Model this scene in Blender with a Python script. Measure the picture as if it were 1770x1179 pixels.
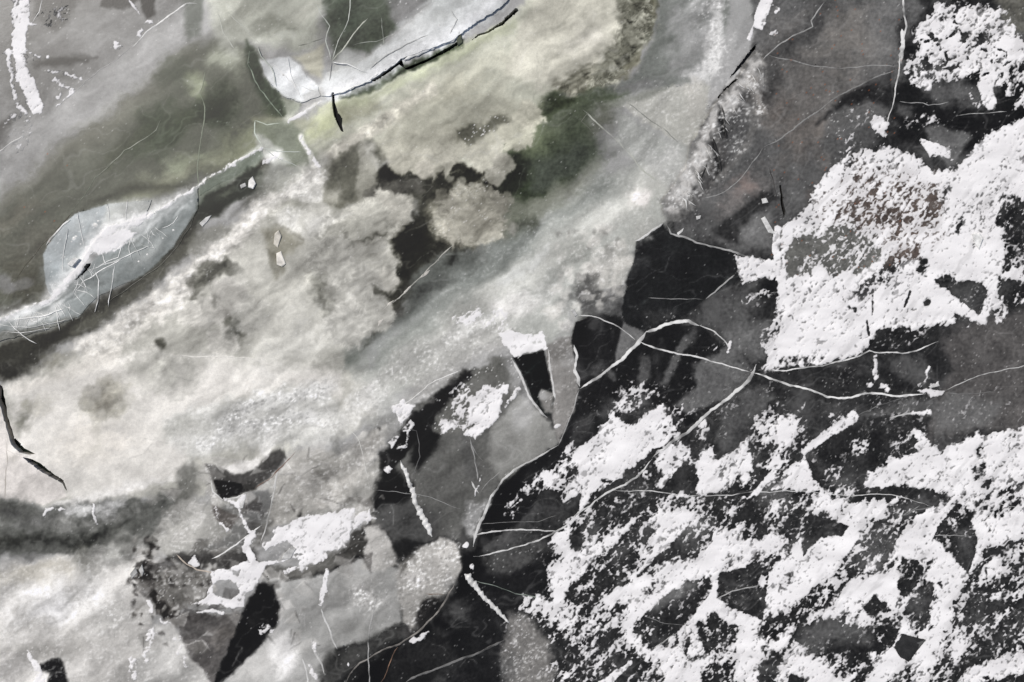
import bpy, math, random
import numpy as np

for o in list(bpy.data.objects):
    bpy.data.objects.remove(o, do_unlink=True)
scene = bpy.context.scene
COL = scene.collection
rng = np.random.RandomState(7)
random.seed(7)

# ---------------------------------------------------------------- camera, sky, sun, exposure
PX = 0.02                                   # one photograph pixel is two centimetres on the ice
CAM_H = 46.0
cam_d = bpy.data.cameras.new('camera')
cam = bpy.data.objects.new('camera', cam_d)
COL.objects.link(cam)
cam.location = (0, 0, CAM_H)                # looks straight down from the drone
cam_d.sensor_width = 36.0
cam_d.lens = 36.0 * CAM_H / (1770 * PX)
cam_d.clip_start = 0.5
cam_d.clip_end = 6000
scene.camera = cam

SUN_ELEV, SUN_FROM = math.radians(60), math.radians(140)   # light comes from the upper left of the picture
world = bpy.data.worlds.new('World')
scene.world = world
world.use_nodes = True
wn = world.node_tree
wn.nodes.clear()
wo = wn.nodes.new('ShaderNodeOutputWorld')
bg = wn.nodes.new('ShaderNodeBackground')
sk = wn.nodes.new('ShaderNodeTexSky')
sk.sky_type = 'NISHITA'
sk.sun_disc = False
sk.sun_elevation = SUN_ELEV
sk.sun_rotation = math.radians(90) - SUN_FROM
sk.air_density = 0.8
sk.dust_density = 2.5
bg.inputs['Strength'].default_value = 0.09
wn.links.new(sk.outputs[0], bg.inputs[0])
wn.links.new(bg.outputs[0], wo.inputs[0])
sd = bpy.data.lights.new('sun', 'SUN')
sd.energy = 2.75
sd.angle = math.radians(1.0)
sd.color = (1.0, 0.955, 0.89)
sun = bpy.data.objects.new('sun', sd)
COL.objects.link(sun)
from mathutils import Vector
sv = Vector((math.cos(SUN_FROM) * math.cos(SUN_ELEV), math.sin(SUN_FROM) * math.cos(SUN_ELEV), math.sin(SUN_ELEV)))
sun.rotation_euler = (-sv).to_track_quat('-Z', 'Y').to_euler()
sun.location = sv * 60
scene.view_settings.view_transform = 'Standard'
scene.view_settings.look = 'None'
scene.view_settings.exposure = 0.0
scene.view_settings.gamma = 1.0
scene.view_settings.use_curve_mapping = False

# ---------------------------------------------------------------- helpers
def wx(px): return (px - 885.0) * PX
def wy(py): return (589.5 - py) * PX

_perm = rng.permutation(65536).astype(np.int64)
_ang = rng.rand(65536) * 2 * np.pi
_gx, _gy = np.cos(_ang).astype(np.float32), np.sin(_ang).astype(np.float32)

def perlin(x, y, seed=0):
    xi = np.floor(x).astype(np.int64); yi = np.floor(y).astype(np.int64)
    xf = (x - xi).astype(np.float32); yf = (y - yi).astype(np.float32)
    u = xf * xf * xf * (xf * (xf * 6 - 15) + 10); v = yf * yf * yf * (yf * (yf * 6 - 15) + 10)
    def g(ix, iy, fx, fy):
        h = _perm[(_perm[(ix + seed * 131) & 65535] + iy * 7919 + seed) & 65535]
        return _gx[h] * fx + _gy[h] * fy
    a = g(xi, yi, xf, yf); b = g(xi + 1, yi, xf - 1, yf)
    c = g(xi, yi + 1, xf, yf - 1); d = g(xi + 1, yi + 1, xf - 1, yf - 1)
    return ((a + u * (b - a)) * (1 - v) + (c + u * (d - c)) * v) * 1.4

def fbm(x, y, wl, octs=4, seed=0, ang=0.0, stretch=1.0, gain=0.5):
    ca, sa = math.cos(math.radians(ang)), math.sin(math.radians(ang))
    xr = (x * ca - y * sa) / (wl * stretch); yr = (x * sa + y * ca) / wl     # ang: up-right on the picture
    out = 0; amp = 1.0; tot = 0
    for k in range(octs):
        out = out + amp * perlin(xr * 2 ** k + 17.3 * k, yr * 2 ** k + 5.1 * k, seed + k)
        tot += amp; amp *= gain
    return out / tot

def sstep(a, b, x):
    t = np.clip((x - a) / (b - a), 0, 1)
    return t * t * (3 - 2 * t)

def seg_dist(X, Y, pts, closed):
    n = len(pts)
    best = np.full(X.shape, 1e12, np.float32); tt = np.zeros(X.shape, np.float32)
    m = n if closed else n - 1
    for i in range(m):
        ax, ay = pts[i]; bx, by = pts[(i + 1) % n]
        dx, dy = bx - ax, by - ay
        L = dx * dx + dy * dy + 1e-9
        t = np.clip(((X - ax) * dx + (Y - ay) * dy) / L, 0, 1)
        d = (X - ax - t * dx) ** 2 + (Y - ay - t * dy) ** 2
        k = d < best
        best = np.where(k, d, best); tt = np.where(k, (i + t) / m, tt)
    return np.sqrt(best), tt

def inside(X, Y, pts):
    c = np.zeros(X.shape, bool); n = len(pts)
    for i in range(n):
        ax, ay = pts[i]; bx, by = pts[(i + 1) % n]
        if ay == by: continue
        k = ((ay > Y) != (by > Y)) & (X < (bx - ax) * (Y - ay) / (by - ay) + ax)
        c ^= k
    return c

class Raster:
    def __init__(s, x0, y0, x1, y1, st):
        s.st = st
        s.xs = np.arange(x0, x1 + st * .5, st, dtype=np.float32); s.ys = np.arange(y0, y1 + st * .5, st, dtype=np.float32)
        s.X, s.Y = np.meshgrid(s.xs, s.ys)
        s.H, s.W = s.X.shape
        X, Y = s.X, s.Y
        s.wxl, s.wyl = fbm(X, Y, 70, 3, 11), fbm(X, Y, 70, 3, 21)
        s.wxs, s.wys = fbm(X, Y, 16, 3, 31), fbm(X, Y, 16, 3, 41)
    def window(s, x0, y0, x1, y1):
        i0 = max(0, int((x0 - s.xs[0]) / s.st)); i1 = min(s.W, int((x1 - s.xs[0]) / s.st) + 2)
        j0 = max(0, int((y0 - s.ys[0]) / s.st)); j1 = min(s.H, int((y1 - s.ys[0]) / s.st) + 2)
        return None if i0 >= i1 or j0 >= j1 else (slice(j0, j1), slice(i0, i1))
    def coords(s, w, wl, ws):
        X = s.X[w] + s.wxl[w] * wl + s.wxs[w] * ws; Y = s.Y[w] + s.wyl[w] * wl + s.wys[w] * ws
        return X, Y
    def poly(s, pts, f=4, wl=0, ws=0):
        m = f * 2 + wl + ws + 4
        xs = [p[0] for p in pts]; ys = [p[1] for p in pts]
        w = s.window(min(xs) - m, min(ys) - m, max(xs) + m, max(ys) + m)
        if w is None: return None, None
        X, Y = s.coords(w, wl, ws)
        d, _ = seg_dist(X, Y, pts, True)
        d = np.where(inside(X, Y, pts), d, -d)
        return w, sstep(-f, f, d)
    def stroke(s, pts, w0, w1=None, f=4, wl=0, ws=0):
        w1 = w0 if w1 is None else w1
        m = max(w0, w1) + f * 2 + wl + ws + 4
        xs = [p[0] for p in pts]; ys = [p[1] for p in pts]
        w = s.window(min(xs) - m, min(ys) - m, max(xs) + m, max(ys) + m)
        if w is None: return None, None
        X, Y = s.coords(w, wl, ws)
        d, t = seg_dist(X, Y, pts, False)
        hw = (w0 + (w1 - w0) * t) * .5
        return w, sstep(f, -f, d - hw)
    def blob(s, cx, cy, rx, ry, ang=0, wl=0, ws=0, hard=0.0):
        m = max(rx, ry) * 1.05 + wl + ws
        w = s.window(cx - m, cy - m, cx + m, cy + m)
        if w is None: return None, None
        X, Y = s.coords(w, wl, ws)
        ca, sa = math.cos(math.radians(ang)), math.sin(math.radians(ang))
        u = ((X - cx) * ca - (Y - cy) * sa) / rx; v = ((X - cx) * sa + (Y - cy) * ca) / ry
        return w, sstep(1.0, hard, np.sqrt(u * u + v * v))

# ================================================================ THE ICE: tone of the ice itself
R = Raster(-70, -70, 1840, 1250, 2.0)
X, Y = R.X, R.Y
C = np.zeros((R.H, R.W, 3), np.float32)
FUR = np.zeros((R.H, R.W), np.float32)      # feathery crystal streaks
GR = np.zeros((R.H, R.W), np.float32)       # rough crust, with its glitter painted white
SPK = np.zeros((R.H, R.W), np.float32)      # bubbles and frost dots, plus ridge sparkle painted as dots

fa = fbm(X + 10 * R.wxl, Y + 10 * R.wyl, 7, 2, 71, ang=30, stretch=3.0)
fb = fbm(X + 14 * R.wxs, Y + 14 * R.wys, 6, 2, 81, ang=-30, stretch=2.6)
mixn = sstep(-.2, .2, fbm(X, Y, 120, 2, 91))
streak = fa * mixn + fb * (1 - mixn)
smoke = fbm(X + 55 * R.wxl, Y + 55 * R.wyl, 90, 5, 141, ang=33, stretch=2.0, gain=.55)
_b = fbm(X + 9 * R.wxs, Y + 9 * R.wys, 26, 3, 151, ang=20, stretch=1.2)
billow = sstep(0, .42, np.abs(_b)) - .55          # tufts with dark clefts between
EDGE = 2.2 * smoke + 1.0 * _b + .9 * streak
def col(c):
    if isinstance(c, (int, float)): c = (c, c, c * .985)
    return np.array(c, np.float32) / 255.0
def lay(wm, c, a=1.0, soft=1.0, fur=None, gr=None, spk=None):
    w, m = wm
    if w is None: return
    m = np.clip(m + 1.5 * m * (1 - m) * EDGE[w] * soft, 0, 1) * a
    if c is not None: C[w] += (col(c) - C[w]) * m[..., None]
    if fur is not None: FUR[w] += (fur - FUR[w]) * m
    if gr is not None: GR[w] += (gr - GR[w]) * m
    if spk is not None: SPK[w] += (spk - SPK[w]) * m
def P(pts, c, f=4, a=1.0, wl=0, ws=0, **k): lay(R.poly(pts, f, wl * 1.3, ws * 1.3), c, a, 1.0 if f > 4 else .3, **k)
def S(pts, w0, w1, c, f=4, a=1.0, wl=0, ws=0, **k): lay(R.stroke(pts, w0, w1, f, wl * 1.5, ws * 1.4), c, a, 1.0, **k)
def B(cx, cy, rx, ry, c, ang=0, a=1.0, wl=0, ws=0, hard=0.0, **k): lay(R.blob(cx, cy, rx * 1.25, ry * 1.25, ang, wl * 1.7, ws * 1.6, hard), c, a, 1.2, **k)

def T(cx, cy, r, c, rim=None, sx=1.0, sy=1.0, a=1.0, amp=.20, ragged=.22, ang=0):
    """a lobe of feathery frost growing outward from a centre, with fibres and a ragged rim"""
    m = r * max(sx, sy) * 1.5
    w = R.window(cx - m, cy - m, cx + m, cy + m)
    if w is None: return
    ca, sa = math.cos(math.radians(ang)), math.sin(math.radians(ang))
    x0_ = X[w] - cx + 5 * R.wxs[w]; y0_ = Y[w] - cy + 5 * R.wys[w]
    u = (x0_ * ca - y0_ * sa) / sx; v = (x0_ * sa + y0_ * ca) / sy
    rad = np.hypot(u, v); th = np.arctan2(v, u) + .55 * R.wxl[w] + .35 * R.wys[w] + .25 * _b[w]
    sd_ = int(cx * 3 + cy) % 997
    tx, ty = np.cos(th), np.sin(th)
    k1 = r / 11.0; k2 = r / 4.2
    lob = perlin(tx * k1 * .6 + 31, ty * k1 * .6 + 7, sd_); fib = perlin(tx * k2 + 3 + rad / 60, ty * k2 + 9, sd_ + 5)
    rr = r * (1 + ragged * 1.3 * lob + ragged * .35 * fib)
    q = rad / rr
    msk = sstep(1.06, .80, q) * a
    shade = 1 + amp * (.95 * fib * sstep(.5, .95, q) + .8 * lob * sstep(.25, .9, q) + .55 * _b[w] + .7 * streak[w]) + .05 * sstep(.5, .95, q)
    cc = col(c)[None, None] * shade[..., None]
    C[w] += (cc - C[w]) * msk[..., None]
    FUR[w] += (.25 - FUR[w]) * msk

#---PAINT-BEGIN
n1 = fbm(X, Y, 160, 4, 51); n2 = fbm(X, Y, 45, 4, 61)
C[:] = col(50)[None, None] * (1 + .55 * n1 + .45 * n2)[..., None]
SPK[:] = .5
# ---- grey ice at the top right, brown with silt
P([(1215, -80), (1570, -80), (1560, 110), (1530, 235), (1420, 290), (1390, 370), (1350, 395), (1340, 440), (1260, 430), (1165, 400), (1220, 270), (1320, 100)], 88, 14, 1, 20, 4, spk=.4)
B(1400, 150, 130, 130, (104, 101, 97), a=.75, wl=30, ws=12)
B(1375, 240, 60, 70, (98, 90, 83), a=.35, wl=30, ws=14)
B(1340, 175, 40, 45, (92, 84, 78), a=.35, wl=20, ws=10)
B(1470, 60, 90, 70, (116, 113, 108), a=.7, wl=30, ws=12)
B(1530, 60, 40, 80, 118, a=.6, wl=10)
S([(1425, 10), (1385, 75), (1340, 100)], 30, 24, 58, 14, .8, 10, 4)
S([(1335, 130), (1330, 180)], 26, 20, 58, 12, .7, 10, 4)
P([(1545, 120), (1538, 190), (1500, 175), (1440, 195), (1410, 215), (1450, 170)], 36, 6, .9, 4, 4, spk=.6)
P([(1440, 190), (1500, 175), (1535, 190), (1525, 235), (1500, 270), (1440, 280), (1415, 250)], 84, 10, .8, 8, 8, spk=1.4)
B(1345, 340, 25, 60, 66, a=.8, wl=8)
P([(1565, -20), (1600, 10), (1575, 60), (1560, 90), (1568, 40)], 92, 6, 1, 4, 4)
P([(1700, -40), (1790, -40), (1790, 60), (1750, 50), (1735, 30)], (92, 91, 84), 8, 1, 6, 6, spk=.6)
P([(1560, 80), (1590, 75), (1590, 110), (1562, 110)], 30, 5, 1, 3, 4)
P([(1545, 150), (1700, 120), (1790, 110), (1790, 235), (1660, 260), (1530, 240)], 32, 8, 1, 8, 8, spk=.5)
P([(1580, 115), (1650, 130), (1680, 160), (1625, 185), (1590, 150)], 88, 10, .8, 8, 8)
P([(1650, 150), (1730, 140), (1715, 185), (1660, 190)], 92, 8, .7, 6, 6)
P([(1550, 180), (1580, 185), (1580, 205), (1550, 195)], 78, 5, .8, 3, 4)
P([(1600, 225), (1620, 215), (1680, 235), (1660, 260), (1640, 290), (1610, 250)], 100, 5, .9, 4, 6)
# ---- misty grey right of the ridge
P([(1220, 330), (1320, 250), (1345, 300), (1340, 380), (1260, 425), (1165, 400), (1160, 370)], 80, 14, .9, 16, 6)
B(1290, 330, 70, 30, (136, 130, 126), 40, .8, 16, 6)
B(1290, 322, 22, 26, (146, 122, 112), 40, .35, 10, 8)
B(1185, 370, 50, 22, 48, 20, .9, 10, 4)
P([(1230, 400), (1260, 375), (1335, 320), (1345, 345), (1290, 380), (1275, 420), (1235, 410)], 46, 5, .9, 4, 4)
P([(1280, 385), (1335, 365), (1340, 430), (1290, 425)], 108, 8, .8, 8, 6)
B(1220, 345, 40, 18, 120, 35, .6, 10, 6)
# ---- right side, between the snow fields
P([(1400, 340), (1480, 280), (1620, 300), (1640, 420), (1540, 460), (1440, 400)], (86, 76, 70), 16, .9, 10, 6)
P([(1340, 395), (1480, 385), (1540, 440), (1500, 480), (1420, 480), (1360, 490)], (92, 92, 88), 10, 1, 10, 6)
P([(1320, 640), (1510, 605), (1640, 580), (1790, 470), (1790, 640), (1640, 680), (1420, 690)], 44, 10, 1, 10, 4)
P([(1630, 570), (1790, 520), (1790, 760), (1700, 740), (1600, 770), (1610, 700), (1650, 640)], (84, 82, 80), 16, .95, 24, 8)
P([(1610, 700), (1650, 680), (1740, 690), (1700, 740), (1620, 750)], 108, 12, .8, 10, 6)
P([(1540, 620), (1600, 605), (1610, 650), (1580, 670), (1540, 640)], 82, 8, .8, 8, 6)
P([(1400, 770), (1520, 715), (1610, 715), (1600, 760), (1520, 800), (1440, 830)], 46, 6, 1, 8, 4)
P([(1490, 720), (1560, 695), (1620, 690), (1610, 720), (1540, 715)], 92, 6, .8, 6, 5)
P([(1250, 700), (1310, 660), (1340, 690), (1290, 730), (1250, 780), (1230, 760)], 86, 10, .9, 8, 6)
P([(1200, 620), (1260, 600), (1305, 640), (1260, 690), (1180, 720), (1165, 695), (1210, 660)], 96, 5, 1, 8, 5)
P([(1250, 580), (1290, 545), (1330, 555), (1325, 610), (1300, 630), (1270, 610)], 98, 8, .9, 8, 6)
P([(1180, 560), (1230, 530), (1300, 495), (1320, 520), (1280, 560), (1240, 570)], 84, 14, .8, 10, 6)
# lower right ice seen between the snow
P([(1010, 860), (1800, 850), (1800, 1260), (880, 1260), (900, 1050)], 44, 12, 1, 10, 5, spk=.6)
for bx_, by_, rx_, ry_, c_ in [(1205, 930, 45, 40, 100), (1440, 1100, 85, 32, 92), (1590, 1050, 40, 50, 84), (1500, 950, 60, 60, 82), (1690, 1060, 80, 40, 56), (1170, 1020, 50, 22, 112), (1130, 1040, 40, 18, 100), (1340, 860, 30, 40, 84), (1600, 870, 60, 20, 84), (1660, 940, 40, 40, 72)]:
    B(bx_, by_, rx_, ry_, c_, 20, .85, 16, 8)
# ---- the cloudy band: broad masses
P([(-90, -90), (1290, -90), (1300, 60), (1240, 165), (1190, 270), (1150, 385), (1095, 440), (1080, 520), (1000, 545), (985, 580), (960, 700), (890, 620), (720, 700), (650, 800), (640, 900), (600, 970), (480, 1000), (400, 1260), (-90, 1260)], 150, 8, 1, 6, 8, spk=.2)
# top left grey ice
P([(-90, -90), (360, -90), (330, 10), (230, 80), (140, 150), (90, 190), (40, 240), (-90, 330)], 122, 12, 1, 8, 4, spk=.35)
B(30, 130, 60, 180, 98, a=.8, wl=20, ws=6)
B(190, 70, 110, 60, 150, 10, .8, 20, 4)
P([(45, -30), (150, -30), (120, 40), (95, 55), (70, 40), (60, 30)], 76, 10, .9, 8, 5, spk=.8)
P([(172, 8), (180, -10), (250, -10), (225, 12), (205, 18)], 66, 4, 1, 3, 4)
P([(238, -10), (268, -10), (266, 26), (252, 33), (244, 12)], 44, 4, 1, 3, 4)
P([(60, 110), (90, 102), (135, 95), (165, 100), (120, 115), (90, 120), (60, 116)], 52, 7, .9, 5, 4)
B(60, 75, 40, 25, 108, 10, .7, 10, 4)
B(110, 135, 50, 16, 88, 10, .6, 8, 4)
P([(-20, 220), (20, 205), (10, 260), (-20, 290)], 70, 5, .9, 4, 4)
P([(-20, 265), (6, 262), (8, 295), (-20, 300)], 60, 2, .9, 2, 2)
# pale veil along it, then the olive deep
S([(-60, 330), (120, 200), (250, 110), (340, 40)], 70, 60, 156, 26, .95, 14, 3)
S([(-60, 365), (60, 290), (200, 180)], 40, 30, 148, 22, .8, 14, 3)
P([(-90, 420), (60, 295), (200, 185), (330, 80), (380, 60), (450, 90), (500, 200), (440, 260), (340, 330), (200, 360), (100, 430), (70, 520), (-90, 560)], (95, 97, 88), 22, 1, 14, 3, spk=.15)
S([(-60, 395), (60, 305), (200, 200), (320, 105)], 26, 30, (118, 118, 108), 20, .7, 10, 3)
B(300, 130, 45, 40, (82, 87, 76), 30, .9, 16, 3)
B(275, 215, 60, 34, (62, 71, 56), 30, .95, 18, 3)
B(372, 175, 40, 42, (54, 60, 48), 10, .95, 16, 3)
B(330, 205, 50, 22, (64, 70, 56), 20, .9, 14, 3)
B(230, 245, 80, 20, (76, 80, 66), 30, .8, 14, 3)
B(340, 145, 24, 26, (146, 152, 126), 60, .85, 10, 3)
B(410, 265, 75, 45, (140, 144, 120), 35, .9, 16, 3)
B(300, 310, 130, 28, (142, 144, 124), 24, .85, 14, 3)
B(395, 110, 28, 40, (160, 164, 146), 70, .9, 12, 3)
P([(320, -60), (350, -60), (345, 60), (322, 70)], (98, 102, 96), 9, .9, 6, 3)
P([(352, -60), (560, -60), (560, 60), (520, 85), (440, 75), (400, 70), (372, 50)], (156, 158, 146), 14, 1, 12, 3)
B(480, 42, 55, 22, (108, 110, 100), 5, .8, 14, 3)
B(420, 22, 50, 26, (172, 174, 160), 0, .8, 12, 3)
B(520, 25, 40, 22, (168, 168, 156), 0, .6, 12, 3)
B(70, 430, 90, 60, (92, 91, 83), 30, .7, 16, 3)
B(30, 370, 70, 30, (108, 106, 96), 30, .7, 16, 3)
B(20, 540, 40, 24, (64, 64, 57), 20, .8, 10, 3)
B(40, 490, 40, 50, (72, 71, 62), 40, .8, 10, 3)
B(8, 490, 14, 20, 118, 60, .8, 4, 3, hard=.5)
B(36, 492, 10, 24, 112, 100, .7, 4, 3, hard=.5)
S([(120, 385), (160, 348), (220, 328), (290, 322), (335, 322)], 10, 16, (72, 73, 66), 10, .85, 6, 3)
# green-dark at the star and round the slab
P([(425, 70), (450, 95), (455, 125), (487, 170), (520, 182), (500, 205), (470, 200), (440, 150), (425, 110)], (62, 70, 58), 6, 1, 4, 2)
B(468, 195, 26, 14, (66, 72, 58), -40, .8, 6, 2)
P([(560, -20), (690, -20), (690, 50), (640, 95), (600, 85), (575, 100), (565, 50)], (80, 86, 76), 8, 1, 6, 3, spk=.2)
B(600, 35, 34, 40, (62, 70, 60), 0, .9, 10, 3)
B(650, 65, 40, 25, (62, 68, 58), 20, .9, 10, 3)
P([(670, -20), (770, -20), (740, 20), (690, 50), (675, 30)], 122, 8, .9, 6, 4, spk=1.2)
P([(508, 98), (560, 75), (556, 135), (535, 130), (518, 108)], (176, 174, 156), 6, 1, 4, 2)
P([(570, 110), (598, 78), (632, 98), (650, 108), (575, 150)], (172, 174, 170), 6, .8, 3, 3)
# ---- pale cream plate under the slab
P([(520, 240), (540, 205), (585, 170), (700, 125), (800, 75), (890, 25), (960, -70), (1060, -70), (1072, 50), (1045, 100), (1000, 130), (950, 155), (935, 190), (900, 205), (885, 255), (860, 300), (830, 310), (700, 300), (655, 265), (640, 245), (600, 262), (550, 290)], (187, 188, 171), 6, 1, 6, 7, fur=.2)
B(560, 215, 64, 32, (172, 177, 138), 35, .8, 8, 4)
P([(580, 190), (640, 165), (660, 185), (620, 205), (590, 215)], (132, 132, 112), 9, .7, 6, 5)
B(960, 60, 110, 50, (196, 192, 174), 30, .8, 16, 6)
B(780, 160, 110, 40, (186, 184, 164), 30, .8, 16, 6)
B(830, 225, 80, 40, (160, 158, 140), 25, .8, 16, 8, fur=.35)
B(760, 235, 90, 36, (150, 148, 132), 15, .7, 16, 8, fur=.35)
P([(790, 222), (820, 216), (835, 222), (850, 205), (875, 198), (880, 212), (850, 222), (830, 238), (812, 248), (795, 238)], (92, 92, 82), 7, .9, 4, 6, spk=2.2)
B(880, 130, 40, 26, (160, 158, 144), 40, .5, 10, 6)
P([(640, 248), (680, 225), (740, 215), (780, 230), (800, 270), (760, 300), (700, 300), (660, 282)], (158, 156, 142), 9, .7, 10, 8, fur=.4)
P([(600, 262), (640, 240), (665, 262), (660, 310), (630, 330), (560, 320), (565, 290)], (104, 104, 94), 9, .9, 8, 8, fur=.4)
# brush-like fringe
P([(1065, -40), (1145, -40), (1133, 30), (1128, 55), (1112, 80), (1108, 108), (1085, 128), (1050, 150), (1010, 160), (945, 155), (1000, 130), (1040, 100), (1068, 50)], (120, 119, 104), 3, 1, 4, 9, fur=.6)
S([(950, 158), (1010, 158), (1055, 148), (1100, 118), (1118, 70), (1132, 20)], 7, 7, (150, 147, 130), 4, .5, 4, 8, fur=.6)
# grey right of it, up to the ridge
P([(1145, -40), (1290, -60), (1300, 30), (1240, 130), (1150, 150), (1080, 165), (1030, 158), (1100, 125), (1125, 70)], (118, 121, 116), 9, 1, 8, 4)
B(1190, 60, 45, 90, 160, 10, .8, 12, 5)
B(1230, 60, 40, 90, 184, 10, .9, 14, 8, gr=.7, spk=1.2)
S([(1252, -30), (1240, 40), (1240, 80), (1228, 110), (1200, 130)], 22, 26, 204, 10, .8, 8, 10, gr=1, spk=1.6)
P([(1262, -40), (1292, -40), (1300, 40), (1265, 110), (1235, 135), (1250, 90), (1258, 40)], 164, 5, .9, 4, 5)
B(1110, 60, 26, 40, (100, 104, 96), 10, .6, 10, 4)
B(1095, 150, 60, 16, 112, 8, .8, 8, 4)
B(1285, 60, 12, 50, 130, -20, .6, 4, 3)
# green pool
P([(885, 215), (940, 190), (955, 158), (1000, 160), (1050, 152), (1085, 165), (1070, 182), (1015, 190), (1030, 235), (1040, 275), (980, 330), (880, 400), (860, 330), (870, 290)], (74, 80, 67), 16, 1, 10, 5)
B(930, 238, 62, 30, (120, 128, 104), 38, .9, 10, 4)
B(970, 190, 50, 30, (54, 60, 44), 10, .8, 12, 4)
B(900, 320, 50, 60, (56, 64, 48), 40, .9, 12, 4)
B(1010, 260, 60, 50, (100, 106, 94), 30, .7, 14, 4)
B(1040, 205, 34, 40, (92, 94, 84), -40, .8, 10, 6, spk=.6)
P([(1072, 182), (1150, 152), (1235, 142), (1225, 200), (1190, 255), (1170, 245), (1095, 200)], (168, 168, 160), 6, 1, 5, 6, gr=.4, spk=.5)
B(1200, 180, 26, 50, (186, 184, 176), 0, .7, 10, 8, gr=.6)
P([(1040, 182), (1090, 168), (1165, 148), (1120, 170), (1075, 182)], (126, 128, 120), 6, .8, 4, 4)
P([(1066, 190), (1110, 215), (1175, 248), (1210, 262), (1190, 310), (1140, 325), (1060, 245)], (158, 160, 154), 8, .9, 6, 6, gr=.3, spk=.5)
B(1130, 270, 50, 40, (176, 177, 172), 40, .7, 12, 8, spk=1)
# ---- the mist slope right of the channel
P([(640, 620), (760, 500), (880, 400), (1000, 320), (1110, 280), (1160, 330), (1150, 385), (1095, 440), (1080, 520), (1000, 545), (960, 600), (860, 590), (720, 660), (640, 720), (600, 690)], (168, 170, 163), 18, 1, 14, 6, gr=.25)
S([(1130, 320), (1020, 400), (880, 490), (740, 590), (640, 660)], 36, 46, (186, 186, 178), 24, .7, 14, 6, gr=.3)
S([(1040, 320), (930, 400), (800, 500), (690, 590), (630, 640)], 26, 26, (132, 136, 130), 26, .75, 14, 6)
B(940, 350, 70, 30, (138, 142, 128), 35, .8, 14, 4)
B(890, 390, 50, 30, (92, 98, 84), 35, .8, 12, 5)
B(1000, 430, 60, 40, (158, 160, 152), 30, .6, 14, 6, gr=.5)
P([(1000, 480), (1040, 430), (1085, 430), (1085, 500), (1040, 500), (1005, 520)], (172, 171, 164), 12, .8, 10, 10, gr=.6, spk=.8)
for bx_, by_, r_ in [(1027, 417, 13), (1047, 397, 12), (1070, 425, 11), (1015, 462, 10), (1072, 460, 14), (985, 470, 9), (1105, 342, 20), (1060, 500, 15), (1090, 452, 12), (1040, 470, 12), (958, 500, 10), (960, 540, 16), (980, 560, 12), (1052, 507, 11), (1020, 470, 14)]:
    B(bx_, by_, r_ * 1.2, r_, (202, 200, 192), random.uniform(0, 60), .8, 3, 6, hard=.2, gr=.6)
B(1112, 340, 18, 14, (228, 224, 218), 0, .9, 3, 5, hard=.3)
B(1012, 492, 30, 18, 78, 40, .8, 6, 8, spk=1)
B(985, 515, 26, 16, 96, 40, .6, 6, 10)
P([(1000, 500), (1050, 500), (1078, 492), (1078, 550), (1045, 541), (1005, 545)], 84, 4, .9, 3, 5)
B(1045, 505, 16, 12, 170, 0, .7, 4, 5)
B(985, 550, 12, 30, 150, 0, .6, 4, 8)
# ---- left and centre cloud masses
P([(-90, 700), (0, 660), (180, 590), (300, 510), (400, 420), (470, 330), (560, 270), (640, 250), (660, 300), (620, 350), (580, 380), (700, 340), (690, 480), (650, 540), (620, 600), (640, 720), (480, 800), (340, 860), (120, 880), (-90, 860)], (178, 177, 167), 14, 1, 14, 10, fur=.3)
B(500, 350, 80, 40, (172, 172, 158), 40, .7, 16, 8)
P([(570, 300), (600, 290), (650, 295), (650, 330), (620, 360), (580, 370), (560, 345)], (108, 108, 96), 10, .85, 8, 8, fur=.3)
B(575, 335, 26, 26, (164, 162, 148), 0, .8, 8, 6)
B(585, 300, 30, 14, (86, 88, 78), 0, .7, 6, 6)
S([(545, 295), (600, 250), (660, 210), (745, 155)], 22, 16, (204, 200, 186), 8, .85, 5, 7, fur=.5, spk=.3)
P([(555, 300), (590, 268), (620, 262), (640, 300), (570, 310)], (96, 97, 88), 8, .6, 6, 8, fur=.4)
S([(440, 210), (490, 205), (540, 215)], 14, 20, (150, 152, 128), 10, .7, 6, 4)
P([(440, 215), (500, 205), (525, 232), (560, 290), (500, 290), (455, 255)], (118, 124, 108), 8, .85, 5, 4)
P([(445, 235), (470, 248), (500, 280), (470, 290), (450, 270)], (186, 188, 180), 7, .8, 4, 5)
B(470, 272, 20, 8, (220, 220, 214), 30, .8, 3, 4)
S([(520, 235), (535, 262), (545, 285)], 7, 12, (208, 208, 198), 3, .9, 3, 3)
S([(470, 330), (540, 290), (560, 282)], 20, 24, (196, 196, 188), 10, .8, 6, 5)
# furry bright ridge
S([(150, 605), (300, 505), (395, 420), (460, 345), (540, 300)], 46, 34, (206, 203, 194), 16, .9, 8, 12, fur=.5, gr=.5, spk=.4)
S([(300, 505), (395, 420), (440, 370)], 20, 20, (226, 223, 214), 10, .5, 8, 12, fur=.6, gr=.8)
# slab shade painted as a dark band below the lower slab
S([(-40, 615), (60, 598), (140, 560), (230, 500), (310, 430), (350, 365), (450, 290)], 44, 26, (58, 58, 52), 12, .97, 8, 4)
S([(130, 572), (230, 512), (320, 430)], 16, 14, (96, 96, 88), 9, .7, 8, 5)
B(40, 625, 80, 32, (58, 58, 52), 12, .95, 10, 5)
B(15, 645, 30, 22, (40, 40, 36), 0, .9, 5, 5)
B(95, 628, 44, 20, (128, 126, 114), 22, .7, 8, 5)
P([(395, 330), (430, 300), (452, 300), (450, 330), (400, 345)], (44, 48, 44), 6, .8, 4, 4)
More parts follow.
